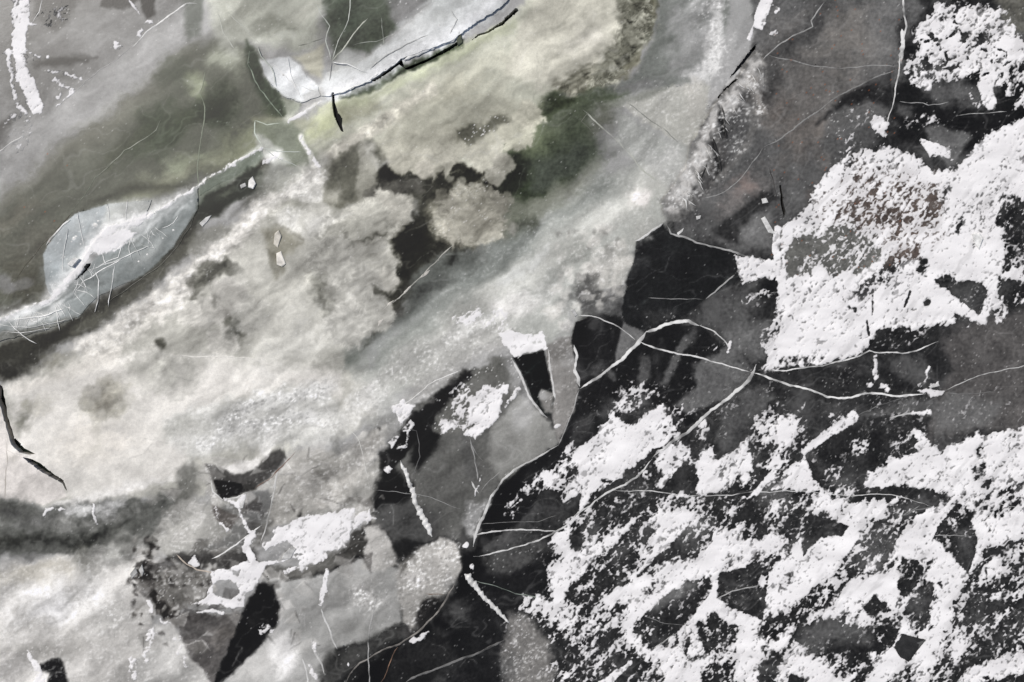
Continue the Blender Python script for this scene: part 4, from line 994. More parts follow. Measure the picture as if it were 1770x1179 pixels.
# ================================================================ plates, slabs and open cracks cut out of the sheet
PLATES = [  # clear or cloudy plates of the sheet, each a hair above or below its neighbours
 [(988, 583), (995, 557), (1020, 549), (1040, 541), (1078, 556), (1113, 575), (1105, 592), (1060, 632), (1005, 668), (998, 650), (994, 610)],
 [(1100, 418), (1145, 387), (1158, 404), (1250, 431), (1335, 452), (1285, 480), (1222, 515), (1185, 545), (1118, 572), (1085, 562), (1075, 545), (1085, 480), (1098, 445)],
 [(1005, 670), (1063, 634), (1112, 592), (1150, 607), (1230, 625), (1300, 645), (1250, 695), (1190, 745), (1130, 790), (1060, 845), (1000, 885), (960, 920), (900, 940), (820, 958), (832, 900), (850, 857), (868, 830), (905, 803), (966, 770), (988, 715)],
 [(1120, 575), (1150, 562), (1190, 556), (1210, 565), (1258, 592), (1300, 640), (1230, 621), (1150, 603), (1108, 588)],
 [(897, 677), (932, 714), (962, 745), (962, 768), (905, 800), (868, 826), (845, 860), (826, 905), (816, 940), (770, 925), (745, 930), (700, 800), (735, 742), (760, 712), (830, 745), (862, 690)],
 [(948, 600), (986, 582), (1000, 668), (986, 715), (964, 765), (935, 712), (958, 715), (960, 690), (950, 640)],
 [(1325, 648), (1420, 636), (1503, 610), (1560, 614), (1625, 593), (1635, 672), (1540, 682), (1495, 678), (1470, 684), (1430, 684), (1390, 670)],
 [(1635, 678), (1690, 653), (1770, 632), (1800, 700), (1790, 745), (1690, 745), (1620, 755), (1608, 712)],
 [(1316, 98), (1400, 114), (1450, 119), (1550, 118), (1500, 140), (1450, 165), (1410, 195), (1370, 225), (1322, 252), (1300, 200), (1322, 130)],
 [(1330, 94), (1370, 62), (1403, 40), (1428, -30), (1556, -40), (1560, 70), (1552, 114), (1450, 115), (1400, 110)],
 [(1262, 500), (1340, 465), (1335, 560), (1312, 628), (1262, 590), (1215, 562), (1195, 550)],
 [(1240, 700), (1306, 648), (1390, 676), (1430, 690), (1475, 690), (1472, 718), (1400, 770), (1380, 788), (1310, 845), (1230, 853), (1150, 848), (1075, 842), (1135, 795), (1195, 748)],
 [(1390, 785), (1475, 725), (1535, 710), (1608, 716), (1612, 750), (1560, 852), (1490, 852), (1422, 850)],
 [(268, 1080), (300, 1085), (318, 1110), (345, 1150), (372, 1190), (372, 1240), (230, 1240), (225, 1150), (255, 1120)],
 [(456, 996), (500, 1005), (560, 992), (640, 960), (688, 985), (692, 1075), (640, 1105), (580, 1120), (555, 1179), (545, 1240), (360, 1240), (366, 1190), (400, 1165), (455, 1110), (482, 1075), (482, 1040)],
 [(420, 1058), (450, 1010), (456, 998), (481, 1040), (481, 1073), (454, 1108), (400, 1163), (367, 1187), (400, 1110)],
 [(300, 1065), (330, 1062), (418, 1060), (398, 1110), (368, 1176), (347, 1148), (320, 1106)],
 [(690, 982), (697, 960), (725, 943), (770, 932), (798, 948), (793, 985), (772, 1027), (740, 1055), (716, 1093), (697, 1075), (691, 1030)],
 [(380, 878), (470, 850), (475, 880), (445, 935), (400, 950), (352, 950), (400, 920)],
 [(1072, 182), (1150, 152), (1233, 143), (1222, 196), (1190, 252), (1168, 244), (1095, 200)],
 [(800, 962), (900, 946), (958, 925), (962, 1030), (900, 1050), (880, 1078), (805, 995)],
 [(700, 1115), (745, 1080), (790, 1010), (800, 998), (875, 1080), (868, 1110), (780, 1145), (700, 1178), (660, 1176)],
]
OPEN = [  # open cracks with black water in them
 ([(573, 160), (578, 160), (579, 178), (584, 194), (592, 207), (591, 216), (594, 229), (589, 226), (583, 214), (577, 200), (574, 182)], 1),
 ([(892, 12), (897, 18), (880, 33), (868, 44), (856, 49), (846, 56), (830, 61), (816, 70), (824, 60), (844, 53), (854, 46), (866, 38)], 2),
 ([(-4, 662), (4, 668), (9, 690), (13, 720), (25, 757), (42, 775), (62, 785), (50, 786), (32, 782), (19, 768), (9, 735), (2, 706), (-6, 690)], 3),
 ([(38, 790), (56, 794), (70, 801), (90, 817), (108, 829), (112, 836), (117, 851), (108, 836), (88, 825), (68, 813), (50, 800)], 4),
 ([(640, 140), (662, 125), (694, 101), (697, 110), (700, 118), (720, 110), (750, 96), (778, 80), (790, 72), (792, 77), (772, 90), (740, 106), (704, 121), (690, 112), (668, 128), (648, 141)], 5),
 ([(1296, 88), (1308, 74), (1306, 84), (1282, 114), (1262, 136), (1264, 130)], 6),
 ([(1272, 136), (1276, 137), (1258, 152), (1246, 164), (1242, 171), (1240, 168), (1250, 156)], 7),
 ([(1347, 318), (1350, 320), (1353, 345), (1358, 365), (1355, 378), (1351, 360)], 8),
 ([(131, 483), (140, 470), (150, 456), (160, 455), (152, 466), (142, 476), (133, 484)], 9),
]
lab = 1
plate_labs, open_labs = [], []
for k, p in enumerate(PLATES):
    claim(jag(p, 1.3, 10, k), lab); plate_labs.append(lab); lab += 1

SLABS = [  # thrust-up slabs: outline, heights at a low and a high corner (metres), label
 ([(75, 440), (82, 425), (110, 387), (130, 370), (190, 352), (262, 346), (252, 374), (185, 391), (160, 420), (130, 468), (90, 513), (80, 492), (76, 462)], (100, 400, .004), (150, 470, .05), 'ice_floe', 'smooth blue grey ice slab leaning up against the left white crest', 'ice slab'),
 ([(342, 322), (343, 360), (325, 388), (300, 428), (250, 475), (215, 490), (170, 512), (135, 548), (80, 570), (0, 590), (-66, 600), (-66, 565), (0, 552), (60, 528), (92, 515), (131, 470), (162, 422), (187, 393), (255, 376)], (250, 480, .004), (190, 410, .06), 'ice_floe', 'long veined translucent slab below the left white crest, above the dark band', 'ice slab'),
 ([(575, 166), (640, 142), (696, 102), (780, 72), (800, 58), (872, 8), (900, -40), (900, -66), (740, -66), (738, 10), (700, 45), (640, 96), (600, 118), (564, 126), (552, 150), (557, 166)], (620, 80, .0), (660, 135, .10), 'ice_floe', 'long white slab lifted along the black gap at the top of the picture', 'ice slab'),
 ([(450, 102), (478, 100), (500, 97), (515, 110), (530, 132), (550, 150), (555, 166), (520, 178), (488, 166), (470, 146), (456, 126)], (520, 110, .01), (490, 160, .05), 'ice_floe', 'small bright white slab beside the dark green water at the top', 'ice slab'),
 ([(1312, 92), (1322, 120), (1316, 200), (1296, 250), (1258, 300), (1220, 345), (1170, 383), (1152, 383), (1142, 350), (1186, 290), (1192, 255), (1226, 196), (1244, 168), (1275, 138), (1298, 100)], (1270, 240, .004), (1225, 205, .06), 'frosted_ridge', 'frosted rough pressure ridge with dark slots at upper centre right', 'ice ridge'),
 ([(344, 323), (372, 302), (412, 278), (450, 256), (456, 268), (440, 284), (402, 308), (370, 322), (346, 340)], (400, 305, .004), (390, 290, .05), 'ice_floe', 'narrow grey green slab carrying the left ridge up to the right', 'ice slab'),
]
slab_labs = []
for k, s in enumerate(SLABS):
    claim(jag(s[0], 1.5, 8, 40 + k), lab); slab_labs.append(lab); lab += 1
OPEN_LAB = 900
for p, k in OPEN:
    claim(jag(p, .8, 7, 60 + k), OPEN_LAB)

slab_objs = []
sheet = piece('ice_sheet', 0, None, .45)
link(sheet, kind='structure')
for k, l in enumerate(plate_labs):
    r = random.Random(300 + k); z0 = r.uniform(-.0012, -.0002); sx, sy = r.uniform(-1, 1) * 1e-6, r.uniform(-1, 1) * 1e-6
    cx = sum(p[0] for p in PLATES[k]) / len(PLATES[k]); cy = sum(p[1] for p in PLATES[k]) / len(PLATES[k])
    o = piece('ice_plate', l, lambda px, py: z0 + (px - cx) * sx + (py - cy) * sy, .45)
    if o: link(o, sheet)
for k, l in enumerate(slab_labs):
    pts, lo, hi, nm, lb, ct = SLABS[k]
    dx, dy = hi[0] - lo[0], hi[1] - lo[1]; L2 = dx * dx + dy * dy
    def zf(px, py, lo=lo, hi=hi, dx=dx, dy=dy, L2=L2):
        t = ((px - lo[0]) * dx + (py - lo[1]) * dy) / L2
        return lo[2] + (hi[2] - lo[2]) * np.clip(t, -.2, 1.15)
    o = piece(nm, l, zf, .3)
    link(o, label=lb, cat=ct, group='thrust-up slabs of the pressure ridge'); slab_objs.append(o)

# water below, and the frozen lake going on beyond the mapped part
wv = np.array([(-700, -700, -.42), (700, -700, -.42), (700, 700, -.42), (-700, 700, -.42)], np.float32)
me = raw_mesh('lake_water', wv, quads=[(0, 1, 2, 3)]); me.materials.append(water_material())
link(bpy.data.objects.new('lake_water', me), kind='structure')
x0, x1, y0, y1 = wx(R.xs[0]), wx(R.xs[-1]), wy(R.ys[-1]), wy(R.ys[0]); F = 1500
fv = [(-F, -F), (F, -F), (F, F), (-F, F), (x0, y0), (x1, y0), (x1, y1), (x0, y1)]
me = raw_mesh('frozen_lake', [(a, b, -.004) for a, b in fv], quads=[(0, 1, 5, 4), (1, 2, 6, 5), (2, 3, 7, 6), (3, 0, 4, 7)])
me.materials.append(far_ice_material())
link(bpy.data.objects.new('frozen_lake', me), kind='structure')

# ================================================================ SNOW
RS = Raster(-66, -66, 1836, 1246, 1.5)
SX, SY = RS.X, RS.Y
D = np.zeros((RS.H, RS.W), np.float32)
def dl(wm, v, a=1.0):
    w, m = wm
    if w is not None: D[w] += (v - D[w]) * m * a
def DP(pts, v, f=6, wl=8, ws=6, a=1.0): dl(RS.poly(pts, f, wl, ws), v, a)
def DS(pts, w0, w1, v, f=6, wl=6, ws=6, a=1.0): dl(RS.stroke(pts, w0, w1, f, wl, ws), v, a)
def DB(cx, cy, rx, ry, v, ang=0, wl=8, ws=6, hard=.3, a=1.0): dl(RS.blob(cx, cy, rx, ry, ang, wl, ws, hard), v, a)
#---SNOW-BEGIN
# top right lace
DP([(1580, 50), (1615, 12), (1700, 5), (1735, 22), (1765, 65), (1800, 75), (1800, 130), (1745, 150), (1735, 135), (1700, 130), (1640, 138), (1580, 140), (1570, 110), (1590, 80)], .74, 10)
DB(1690, 40, 60, 30, .95); DB(1740, 85, 40, 30, .97); DB(1640, 75, 40, 30, .85)
DS([(1708, 120), (1702, 150), (1712, 180)], 26, 22, .97, 4, 4, 4)
DS([(1735, 110), (1738, 135), (1725, 145)], 12, 10, .95, 4, 4, 4)
DS([(1570, 115), (1580, 140), (1600, 145)], 20, 16, .7); DS([(1755, 130), (1745, 160)], 16, 14, .6); DB(1765, 175, 18, 26, .75); DS([(1680, 165), (1690, 180)], 14, 8, .7)
DB(1745, 40, 12, 14, .8, ws=8)
for hx_, hy_, hr_, hs_, ha_ in [(1612, 68, 11, 9, 0), (1660, 72, 11, 9, 40), (1692, 68, 7, 15, -20), (1635, 98, 10, 7, 30), (1640, 62, 7, 8, 60), (1711, 106, 5, 9, 0), (1727, 124, 8, 9, 0), (1737, 104, 4, 14, -30), (1652, 40, 7, 5, 0), (1600, 106, 15, 9, -20), (1592, 124, 10, 9, 0), (1700, 92, 8, 5, 0), (1672, 98, 6, 4, 0), (1725, 92, 6, 9, 0), (1665, 55, 4, 5, 0), (1700, 122, 9, 6, 20), (1680, 82, 5, 4, 0), (1622, 84, 5, 4, 20), (1650, 120, 16, 6, 10)]:
    DB(hx_ + random.uniform(-4, 4), hy_ + random.uniform(-3, 3), hr_ * random.uniform(.8, 1.5), hs_ * random.uniform(.7, 1.3), .0, ha_ + random.uniform(-40, 40), 12, 16, .3)
DP([(1503, 205), (1518, 198), (1535, 215), (1532, 238), (1515, 232)], .95, 4, 3, 4)
DB(1480, 200, 60, 24, .16); DB(1465, 245, 30, 40, .22); DB(1600, 210, 60, 20, .22)
DP([(1590, 240), (1605, 245), (1640, 255), (1650, 275), (1610, 270)], .93, 4, 4, 5)
# the big field
DP([(1800, 190), (1745, 215), (1705, 232), (1655, 285), (1615, 295), (1565, 262), (1530, 250), (1495, 262), (1440, 278), (1412, 312), (1395, 360), (1352, 398), (1346, 440), (1347, 500), (1340, 560), (1322, 637), (1350, 637), (1420, 628), (1500, 606), (1510, 575), (1580, 565), (1650, 560), (1705, 562), (1718, 530), (1725, 480), (1800, 500), (1800, 200)], .965, 7, 6, 8)
DP([(1425, 330), (1470, 270), (1560, 280), (1600, 320), (1640, 330), (1640, 400), (1580, 410), (1530, 400), (1460, 400), (1410, 380)], .66, 22, 14, 10)
DB(1530, 350, 60, 40, .46, 0, 14, 10); DB(1600, 375, 48, 26, .52, 0, 10, 8); DB(1455, 320, 40, 30, .74)
DP([(1355, 470), (1362, 430), (1395, 405), (1450, 392), (1505, 405), (1525, 430), (1510, 460), (1480, 470), (1420, 465), (1380, 478)], .30, 8, 10, 10)
DB(1400, 430, 40, 26, .12); DP([(1357, 440), (1375, 420), (1385, 440), (1380, 472), (1360, 475)], .06, 5, 4, 5)
DS([(1570, 430), (1545, 450), (1520, 480), (1490, 510)], 26, 22, .38, 9, 8, 8)
DS([(1580, 405), (1582, 440), (1595, 455)], 12, 14, .35, 6, 6, 6)
DS([(1445, 460), (1440, 500)], 18, 10, .55, 6, 6, 6); DS([(1615, 320), (1610, 345)], 10, 12, .3, 6, 6, 6); DS([(1660, 380), (1655, 400)], 10, 8, .35, 5, 5, 5)
DP([(1590, 445), (1600, 450), (1600, 478), (1582, 470)], .1, 4, 3, 5)
DP([(1612, 483), (1632, 474), (1660, 485), (1695, 490), (1708, 500), (1705, 515), (1690, 545), (1665, 525)], .07, 3, 2, 5)
DP([(1735, 335), (1762, 340), (1790, 370), (1790, 425), (1755, 465), (1732, 470), (1740, 420), (1728, 390), (1720, 372)], .2, 6, 4, 9)
DS([(1508, 500), (1507, 545)], 3, 2, .0, 1.5, 2, 2); DS([(1573, 505), (1563, 530)], 4, 2, .0, 1.5, 2, 2); DB(1603, 523, 7, 12, .0, -15, 2, 3)
DS([(1497, 555), (1502, 580)], 3, 3, .0, 1.5, 2, 2); DS([(1530, 555), (1528, 570)], 3, 4, .1, 2, 2, 2); DS([(1480, 535), (1465, 530)], 6, 3, .2, 3, 3, 3)
DP([(1505, 592), (1520, 572), (1560, 575), (1610, 560), (1635, 575), (1570, 598), (1520, 608)], .12, 4, 4, 6)
DP([(1650, 540), (1670, 550), (1690, 560), (1650, 565)], .2, 4, 4, 5)
DS([(1345, 545), (1332, 600)], 12, 12, .6, 6, 4, 6); DS([(1350, 625), (1420, 618)], 8, 8, .5, 4, 4, 5)
DP([(1745, 500), (1790, 480), (1790, 530), (1745, 520), (1735, 530)], .45, 6, 5, 8); DP([(1770, 440), (1800, 430), (1800, 480), (1770, 475)], .8, 6, 5, 8)
DP([(1718, 528), (1728, 510), (1745, 525), (1735, 560), (1720, 565)], .7, 5, 4, 6)
DP([(1268, 440), (1300, 442), (1343, 455), (1338, 480), (1310, 482), (1285, 492), (1272, 470)], .97, 4, 3, 6)
DB(1325, 510, 22, 18, .45); DB(1300, 520, 30, 20, .2); DB(1225, 600, 20, 14, .12)
DS([(1345, 395), (1340, 425), (1345, 460), (1352, 510)], 12, 12, .99, 2, 2, 3)
# snow between the long cracks
DP([(972, 800), (1012, 765), (1035, 740), (1060, 712), (1075, 728), (1092, 735), (1110, 718), (1145, 700), (1160, 712), (1160, 745), (1152, 765), (1120, 785), (1090, 812), (1055, 840), (1030, 848), (1012, 875), (1000, 882), (1006, 845), (985, 825)], .985, 4, 4, 7)
DP([(1060, 680), (1090, 655), (1150, 665), (1130, 695), (1100, 715), (1065, 705)], .33, 8); DB(1170, 712, 30, 24, .32); DB(1162, 745, 20, 20, .5)
DS([(880, 880), (905, 855), (935, 830), (985, 820)], 26, 34, .4, 9); DS([(945, 825), (990, 845)], 18, 24, .6); DS([(985, 770), (975, 800)], 16, 16, .45)
DS([(975, 860), (1000, 840)], 14, 10, .5); DB(1048, 832, 14, 8, .25)
DP([(1152, 768), (1182, 765), (1186, 790), (1165, 815), (1150, 845), (1135, 840), (1145, 815), (1130, 800)], .9, 6)
DP([(1198, 800), (1215, 775), (1232, 772), (1238, 792), (1262, 782), (1290, 760), (1300, 785), (1300, 810), (1270, 835), (1255, 852), (1205, 856), (1206, 825)], .95, 5, 4, 7)
DB(1290, 830, 30, 22, .6); DB(1190, 790, 16, 24, .5); DB(1210, 750, 20, 16, .3); DB(1215, 735, 14, 12, .8); DB(1110, 820, 24, 14, .4)
DB(1350, 745, 70, 60, .42, 20); DB(1362, 738, 30, 30, .82); DB(1390, 705, 14, 18, .35); DB(1310, 720, 24, 20, .4); DB(1340, 800, 40, 26, .5)
DS([(1388, 782), (1425, 752), (1475, 722)], 10, 22, .98, 3, 2, 3); DS([(1440, 725), (1470, 712)], 16, 14, .7)
DP([(1388, 785), (1398, 808), (1424, 850), (1390, 852), (1345, 842), (1330, 850), (1355, 815), (1375, 800)], .94, 3, 2, 6)
DB(1340, 830, 40, 20, .75)
DS([(1348, 800), (1312, 845), (1272, 895)], 10, 9, .99, 2, 2, 2)
DP([(1490, 845), (1500, 815), (1530, 800), (1545, 775), (1565, 790), (1585, 780), (1580, 745), (1595, 745), (1625, 785), (1650, 765), (1690, 752), (1735, 745), (1800, 735), (1800, 830), (1700, 852), (1690, 870), (1690, 890), (1650, 870), (1620, 850), (1560, 840), (1510, 840)], .97, 5, 4, 9)
DP([(1545, 755), (1575, 750), (1578, 775), (1550, 790), (1535, 780)], .22, 6); DS([(1695, 780), (1690, 815), (1700, 835)], 20, 18, .3, 6); DB(1745, 760, 20, 18, .6)
DP([(1700, 850), (1800, 820), (1800, 870), (1720, 880)], .5, 8, 6, 9); DB(1508, 812, 7, 6, .1)
DB(1440, 825, 26, 24, .6); DB(1485, 770, 26, 22, .45); DB(1460, 850, 60, 16, .4)
DB(1510, 700, 24, 18, .12); DS([(1513, 615), (1512, 645), (1520, 665)], 6, 9, .75, 3, 2, 4); DS([(1500, 665), (1530, 668), (1538, 680)], 7, 5, .7, 3, 2, 4)
DS([(1605, 635), (1600, 660), (1590, 668)], 4, 9, .9, 2, 2, 3); DP([(1606, 662), (1622, 660), (1622, 668), (1608, 668)], .9, 2, 1, 2)
DP([(1575, 675), (1600, 672), (1634, 676), (1628, 684), (1608, 688), (1605, 680)], .98, 2, 1, 1)
DS([(1575, 715), (1606, 712)], 5, 7, .95, 2, 1, 2)
# lower right field
DP([(955, 935), (990, 890), (1010, 880), (1150, 855), (1330, 858), (1420, 852), (1500, 868), (1640, 850), (1800, 868), (1830, 1250), (1010, 1250), (900, 1250), (930, 1060), (962, 1040)], .62, 6, 5, 9)
stk = fbm(SX + 12 * RS.wxl, SY + 12 * RS.wyl, 46, 3, 241, ang=48, stretch=4.0)
fld = RS.poly([(955, 935), (990, 890), (1010, 880), (1150, 855), (1330, 858), (1420, 852), (1500, 868), (1640, 850), (1800, 868), (1830, 1250), (900, 1250), (930, 1060), (962, 1040)], 12, 5, 9)
D[fld[0]] += fld[1] * np.clip(1.7 * stk[fld[0]] - .08, -.55, .40)
for a_ in [([(970, 935), (966, 980), (970, 1025)], 40, 44), ([(990, 985), (1040, 940), (1100, 895)], 44, 30), ([(1045, 1040), (1134, 993), (1223, 975), (1236, 985)], 46, 40), ([(1119, 948), (1160, 915), (1195, 890)], 34, 20),
           ([(1096, 1030), (1090, 1065), (1080, 1100)], 40, 14), ([(1236, 915), (1245, 950), (1300, 945), (1350, 925)], 26, 50), ([(1350, 960), (1330, 1030), (1290, 1100), (1300, 1180)], 34, 50), ([(1090, 1125), (1150, 1130), (1215, 1120)], 40, 34),
           ([(1390, 1010), (1440, 975), (1400, 930), (1380, 960)], 40, 30), ([(1360, 1060), (1330, 1120)], 60, 30), ([(1400, 960), (1360, 1040)], 50, 60), ([(1470, 880), (1520, 880)], 40, 44), ([(1430, 870), (1470, 940), (1430, 950)], 26, 22),
           ([(1620, 890), (1590, 900), (1580, 930), (1560, 950)], 44, 40), ([(1440, 1060), (1490, 1015), (1540, 1000)], 44, 40), ([(1380, 1150), (1420, 1170)], 56, 60), ([(1530, 1150), (1600, 1130), (1625, 1050), (1660, 990), (1700, 940), (1690, 880)], 60, 34),
           ([(1700, 930), (1760, 900)], 60, 60), ([(1680, 1170), (1770, 1140)], 40, 50), ([(1620, 1010), (1640, 980), (1630, 960)], 40, 50), ([(1560, 1070), (1560, 1090)], 24, 24)]:
    DS(a_[0], a_[1] * .72, a_[2] * .72, .985, 11, 8, 10)
DP([(1030, 862), (1200, 858), (1265, 865), (1240, 890), (1160, 880), (1100, 890), (1060, 900), (1030, 930), (1018, 905)], .32, 8, 6, 8)
DP([(983, 905), (1005, 895), (1010, 935), (1005, 955), (988, 950)], .15, 5, 3, 7); DP([(1022, 880), (1075, 878), (1060, 910), (1030, 935)], .14, 7)
DP([(1015, 1000), (1032, 982), (1045, 995), (1080, 985), (1092, 1005), (1060, 1020), (1020, 1025)], .14, 6, 4, 8); DP([(1048, 965), (1078, 955), (1105, 960), (1134, 985), (1125, 995), (1085, 985), (1060, 985)], .28, 6, 4, 9)
DP([(975, 1025), (1035, 1020), (1050, 1050), (1010, 1050), (975, 1040)], .22, 6, 4, 8); DS([(1085, 930), (1080, 950)], 22, 14, .3, 7, 6, 8); DS([(1105, 905), (1120, 945)], 26, 16, .4, 7)
DP([(1173, 915), (1200, 898), (1240, 900), (1236, 935), (1205, 965), (1175, 960)], .28, 8, 6, 9); DB(1155, 960, 14, 12, .35)
DP([(1114, 1060), (1150, 1030), (1190, 1015), (1224, 1010), (1205, 1060), (1195, 1075), (1150, 1110), (1120, 1120), (1130, 1090)], .16, 5, 4, 7)
DP([(1175, 1010), (1222, 1008), (1200, 1050), (1180, 1030)], .12, 5); DP([(1100, 1070), (1130, 1060), (1120, 1100), (1088, 1105)], .35, 6)
DP([(880, 1060), (930, 1062), (960, 1070), (1010, 1060), (1060, 1060), (1085, 1110), (1110, 1150), (1060, 1160), (1100, 1250), (860, 1250)], .30, 10, 8, 8)
DP([(900, 1030), (950, 1035), (985, 1045), (1005, 1050), (985, 1075), (975, 1095), (950, 1075), (900, 1055)], .72, 8, 6, 9); DB(1000, 1105, 26, 18, .7); DP([(870, 1060), (945, 1090), (960, 1190), (860, 1200)], .10, 8)
DB(965, 1160, 24, 20, .4)
DP([(1150, 1150), (1210, 1135), (1222, 1250), (1100, 1250)], .9, 8); DP([(1060, 1152), (1140, 1140), (1150, 1200), (1060, 1220)], .22, 8, 5, 8)
DP([(1236, 992), (1292, 981), (1330, 985), (1326, 1012), (1318, 1072), (1297, 1062), (1233, 1033)], .03, 1.5, 1, 2); DS([(1320, 985), (1318, 1050)], 10, 10, .5, 5, 4, 8)
DP([(1295, 975), (1345, 960), (1350, 985), (1300, 985)], .35, 5, 4, 8)
DP([(1222, 1090), (1270, 1088), (1270, 1190), (1222, 1190)], .5, 7, 5, 8); DS([(1222, 1035), (1205, 1070), (1222, 1120)], 8, 10, .1, 3, 2, 4); DP([(1228, 1062), (1244, 1058), (1245, 1085), (1226, 1088)], .12, 3, 2, 5)
DP([(1180, 1105), (1192, 1100), (1190, 1140), (1180, 1128)], .25, 4, 3, 6)
DP([(1400, 889), (1420, 893), (1467, 908), (1455, 928), (1440, 926), (1420, 930), (1400, 948), (1390, 962), (1384, 940), (1394, 915)], .03, 2, 1.5, 4)
DP([(1315, 860), (1385, 866), (1398, 880), (1380, 925), (1355, 930), (1320, 925)], .3, 7, 5, 8); DP([(1290, 890), (1330, 880), (1325, 930), (1290, 930)], .2, 6)
DP([(1270, 862), (1340, 858), (1320, 880), (1280, 900)], .1, 5, 3, 5); DB(1360, 905, 30, 24, .22); DB(1340, 880, 14, 20, .6)
DP([(1540, 875), (1580, 868), (1612, 876), (1565, 905), (1548, 940), (1515, 960), (1495, 995), (1455, 1005), (1445, 985), (1480, 940), (1500, 915)], .3, 6, 5, 9)
DS([(1450, 1000), (1420, 1040), (1370, 1062), (1330, 1092)], 34, 28, .36, 9, 6, 8)
DP([(1612, 930), (1625, 905), (1640, 890), (1655, 870), (1672, 876), (1680, 905), (1689, 930), (1685, 955), (1674, 994), (1650, 965)], .14, 2, 1.5, 4)
DP([(1668, 935), (1688, 930), (1684, 960), (1673, 992), (1655, 965)], .02, 2, 1, 2); DB(1645, 905, 10, 12, .7)
DP([(1560, 962), (1585, 968), (1592, 1000), (1616, 1010), (1608, 1050), (1600, 1088), (1576, 1078), (1582, 1040), (1555, 1025), (1552, 990)], .2, 4, 3, 8)
DP([(1590, 1000), (1616, 1008), (1608, 1045), (1594, 1035)], .02, 2, 1, 2)
DP([(1497, 1045), (1510, 1030), (1530, 1040), (1541, 1058), (1500, 1064)], .12, 4, 3, 8)
DP([(1365, 1098), (1385, 1080), (1420, 1072), (1470, 1078), (1510, 1085), (1526, 1125), (1470, 1128), (1420, 1138), (1390, 1120)], .06, 5, 4, 7)
DP([(1440, 1130), (1500, 1130), (1515, 1150), (1480, 1190), (1440, 1165)], .35, 6, 4, 8); DP([(1320, 1120), (1350, 1125), (1345, 1190), (1310, 1190)], .25, 6, 4, 8)
DP([(1530, 1100), (1545, 1118), (1560, 1096), (1600, 1106), (1570, 1142), (1556, 1136)], .0, 1.5, 1, 1)
DP([(1660, 1040), (1690, 1010), (1705, 985), (1740, 960), (1800, 950), (1800, 1110), (1760, 1120), (1720, 1140), (1700, 1150), (1670, 1120), (1665, 1070)], .26, 7, 6, 9); DB(1730, 1030, 50, 10, .7, 10); DB(1720, 985, 20, 18, .5)
DS([(1642, 1100), (1638, 1150), (1645, 1200)], 16, 20, .3, 6); DB(1705, 1172, 10, 6, .1); DS([(1700, 890), (1708, 910)], 12, 8, .4); DP([(1700, 875), (1735, 880), (1735, 895), (1700, 890)], .2, 4, 3, 6)
DS([(1625, 1008), (1628, 1016)], 7, 4, .0, 2, 1, 2); DB(1555, 1066, 7, 5, .05); DS([(1527, 1076), (1545, 1072)], 4, 5, .05, 2, 1, 2); DS([(1606, 1090), (1612, 1082)], 4, 3, .05, 2, 1, 2)
DS([(1236, 925), (1240, 980), (1234, 1030), (1200, 1072)], 8, 12, .99, 2, 2, 2)
DP([(1225, 1040), (1297, 1063), (1292, 1082), (1262, 1078), (1246, 1070), (1232, 1052)], .98, 2, 1.5, 3)
DS([(1090, 1146), (1040, 1185)], 6, 18, .98, 2, 2, 2)
# left half
DS([(20, -20), (28, 40)], 12, 14, .85, 4, 4, 6); DS([(42, -20), (40, 30), (32, 60), (36, 100), (38, 130), (50, 150), (62, 185)], 20, 24, .98, 3, 4, 6)
DS([(35, 40), (62, 42)], 8, 4, .95, 2, 2, 3); DS([(14, 100), (20, 130), (26, 170)], 6, 6, .85, 3, 3, 5); DS([(48, 95), (70, 98)], 16, 6, .55, 4, 3, 6); DB(15, 92, 12, 10, .7)
DS([(30, 178), (38, 190), (48, 200)], 8, 8, .8, 3, 3, 5); DS([(22, 200), (10, 215)], 6, 5, .5, 4); DB(45, 215, 12, 14, .5); DS([(38, 245), (54, 230)], 5, 5, .9, 2, 2, 4)
DB(32, 230, 26, 40, .15); DB(95, 25, 40, 30, .1)
DS([(95, 138), (110, 150), (124, 158)], 9, 7, .8, 4, 3, 6); DS([(98, 185), (112, 172), (126, 160)], 3, 5, .95, 2, 2, 3); DS([(82, 124), (115, 128), (142, 136)], 4, 5, .7, 3, 3, 4); DB(98, 165, 12, 10, .45)
DB(202, 80, 10, 9, .7); DB(258, 38, 12, 6, .9, 10, 3, 4); DS([(222, 0), (242, 26)], 4, 2, .95, 2, 2, 2); DS([(245, 52), (240, 64)], 8, 5, .7, 3); DB(86, 100, 5, 6, .8)
DP([(1290, 66), (1302, 42), (1305, 28), (1318, -10), (1322, -66), (1345, -66), (1335, 10), (1318, 52), (1312, 50), (1302, 45), (1298, 72)], .99, 2, 2, 2)
DS([(1345, 15), (1340, 22)], 8, 4, .9, 2, 2, 3); DB(1336, 58, 12, 8, .7, 0, 3, 5); DS([(1340, 10), (1332, 8)], 3, 5, .8, 2)
DP([(858, 575), (880, 572), (925, 578), (938, 572), (948, 603), (920, 606), (888, 617), (872, 598)], .99, 3, 3, 5); DB(815, 545, 34, 22, .72, 20, 8, 9); DB(860, 555, 30, 26, .55, 20, 8, 9); DB(790, 555, 14, 14, .5)
DB(800, 700, 34, 44, .55, 30, 8, 9)
DP([(812, 690), (835, 665), (862, 668), (868, 690), (862, 720), (845, 740), (825, 756), (800, 752), (808, 725)], .99, 4, 4, 7); DB(768, 735, 16, 18, .95, 0, 5, 7); DB(868, 670, 14, 16, .7); DS([(872, 700), (895, 672)], 6, 8, .8, 3); DS([(790, 735), (815, 735)], 16, 12, .7)
DP([(676, 700), (700, 693), (718, 700), (706, 725), (690, 740), (684, 720)], .96, 4, 3, 7)
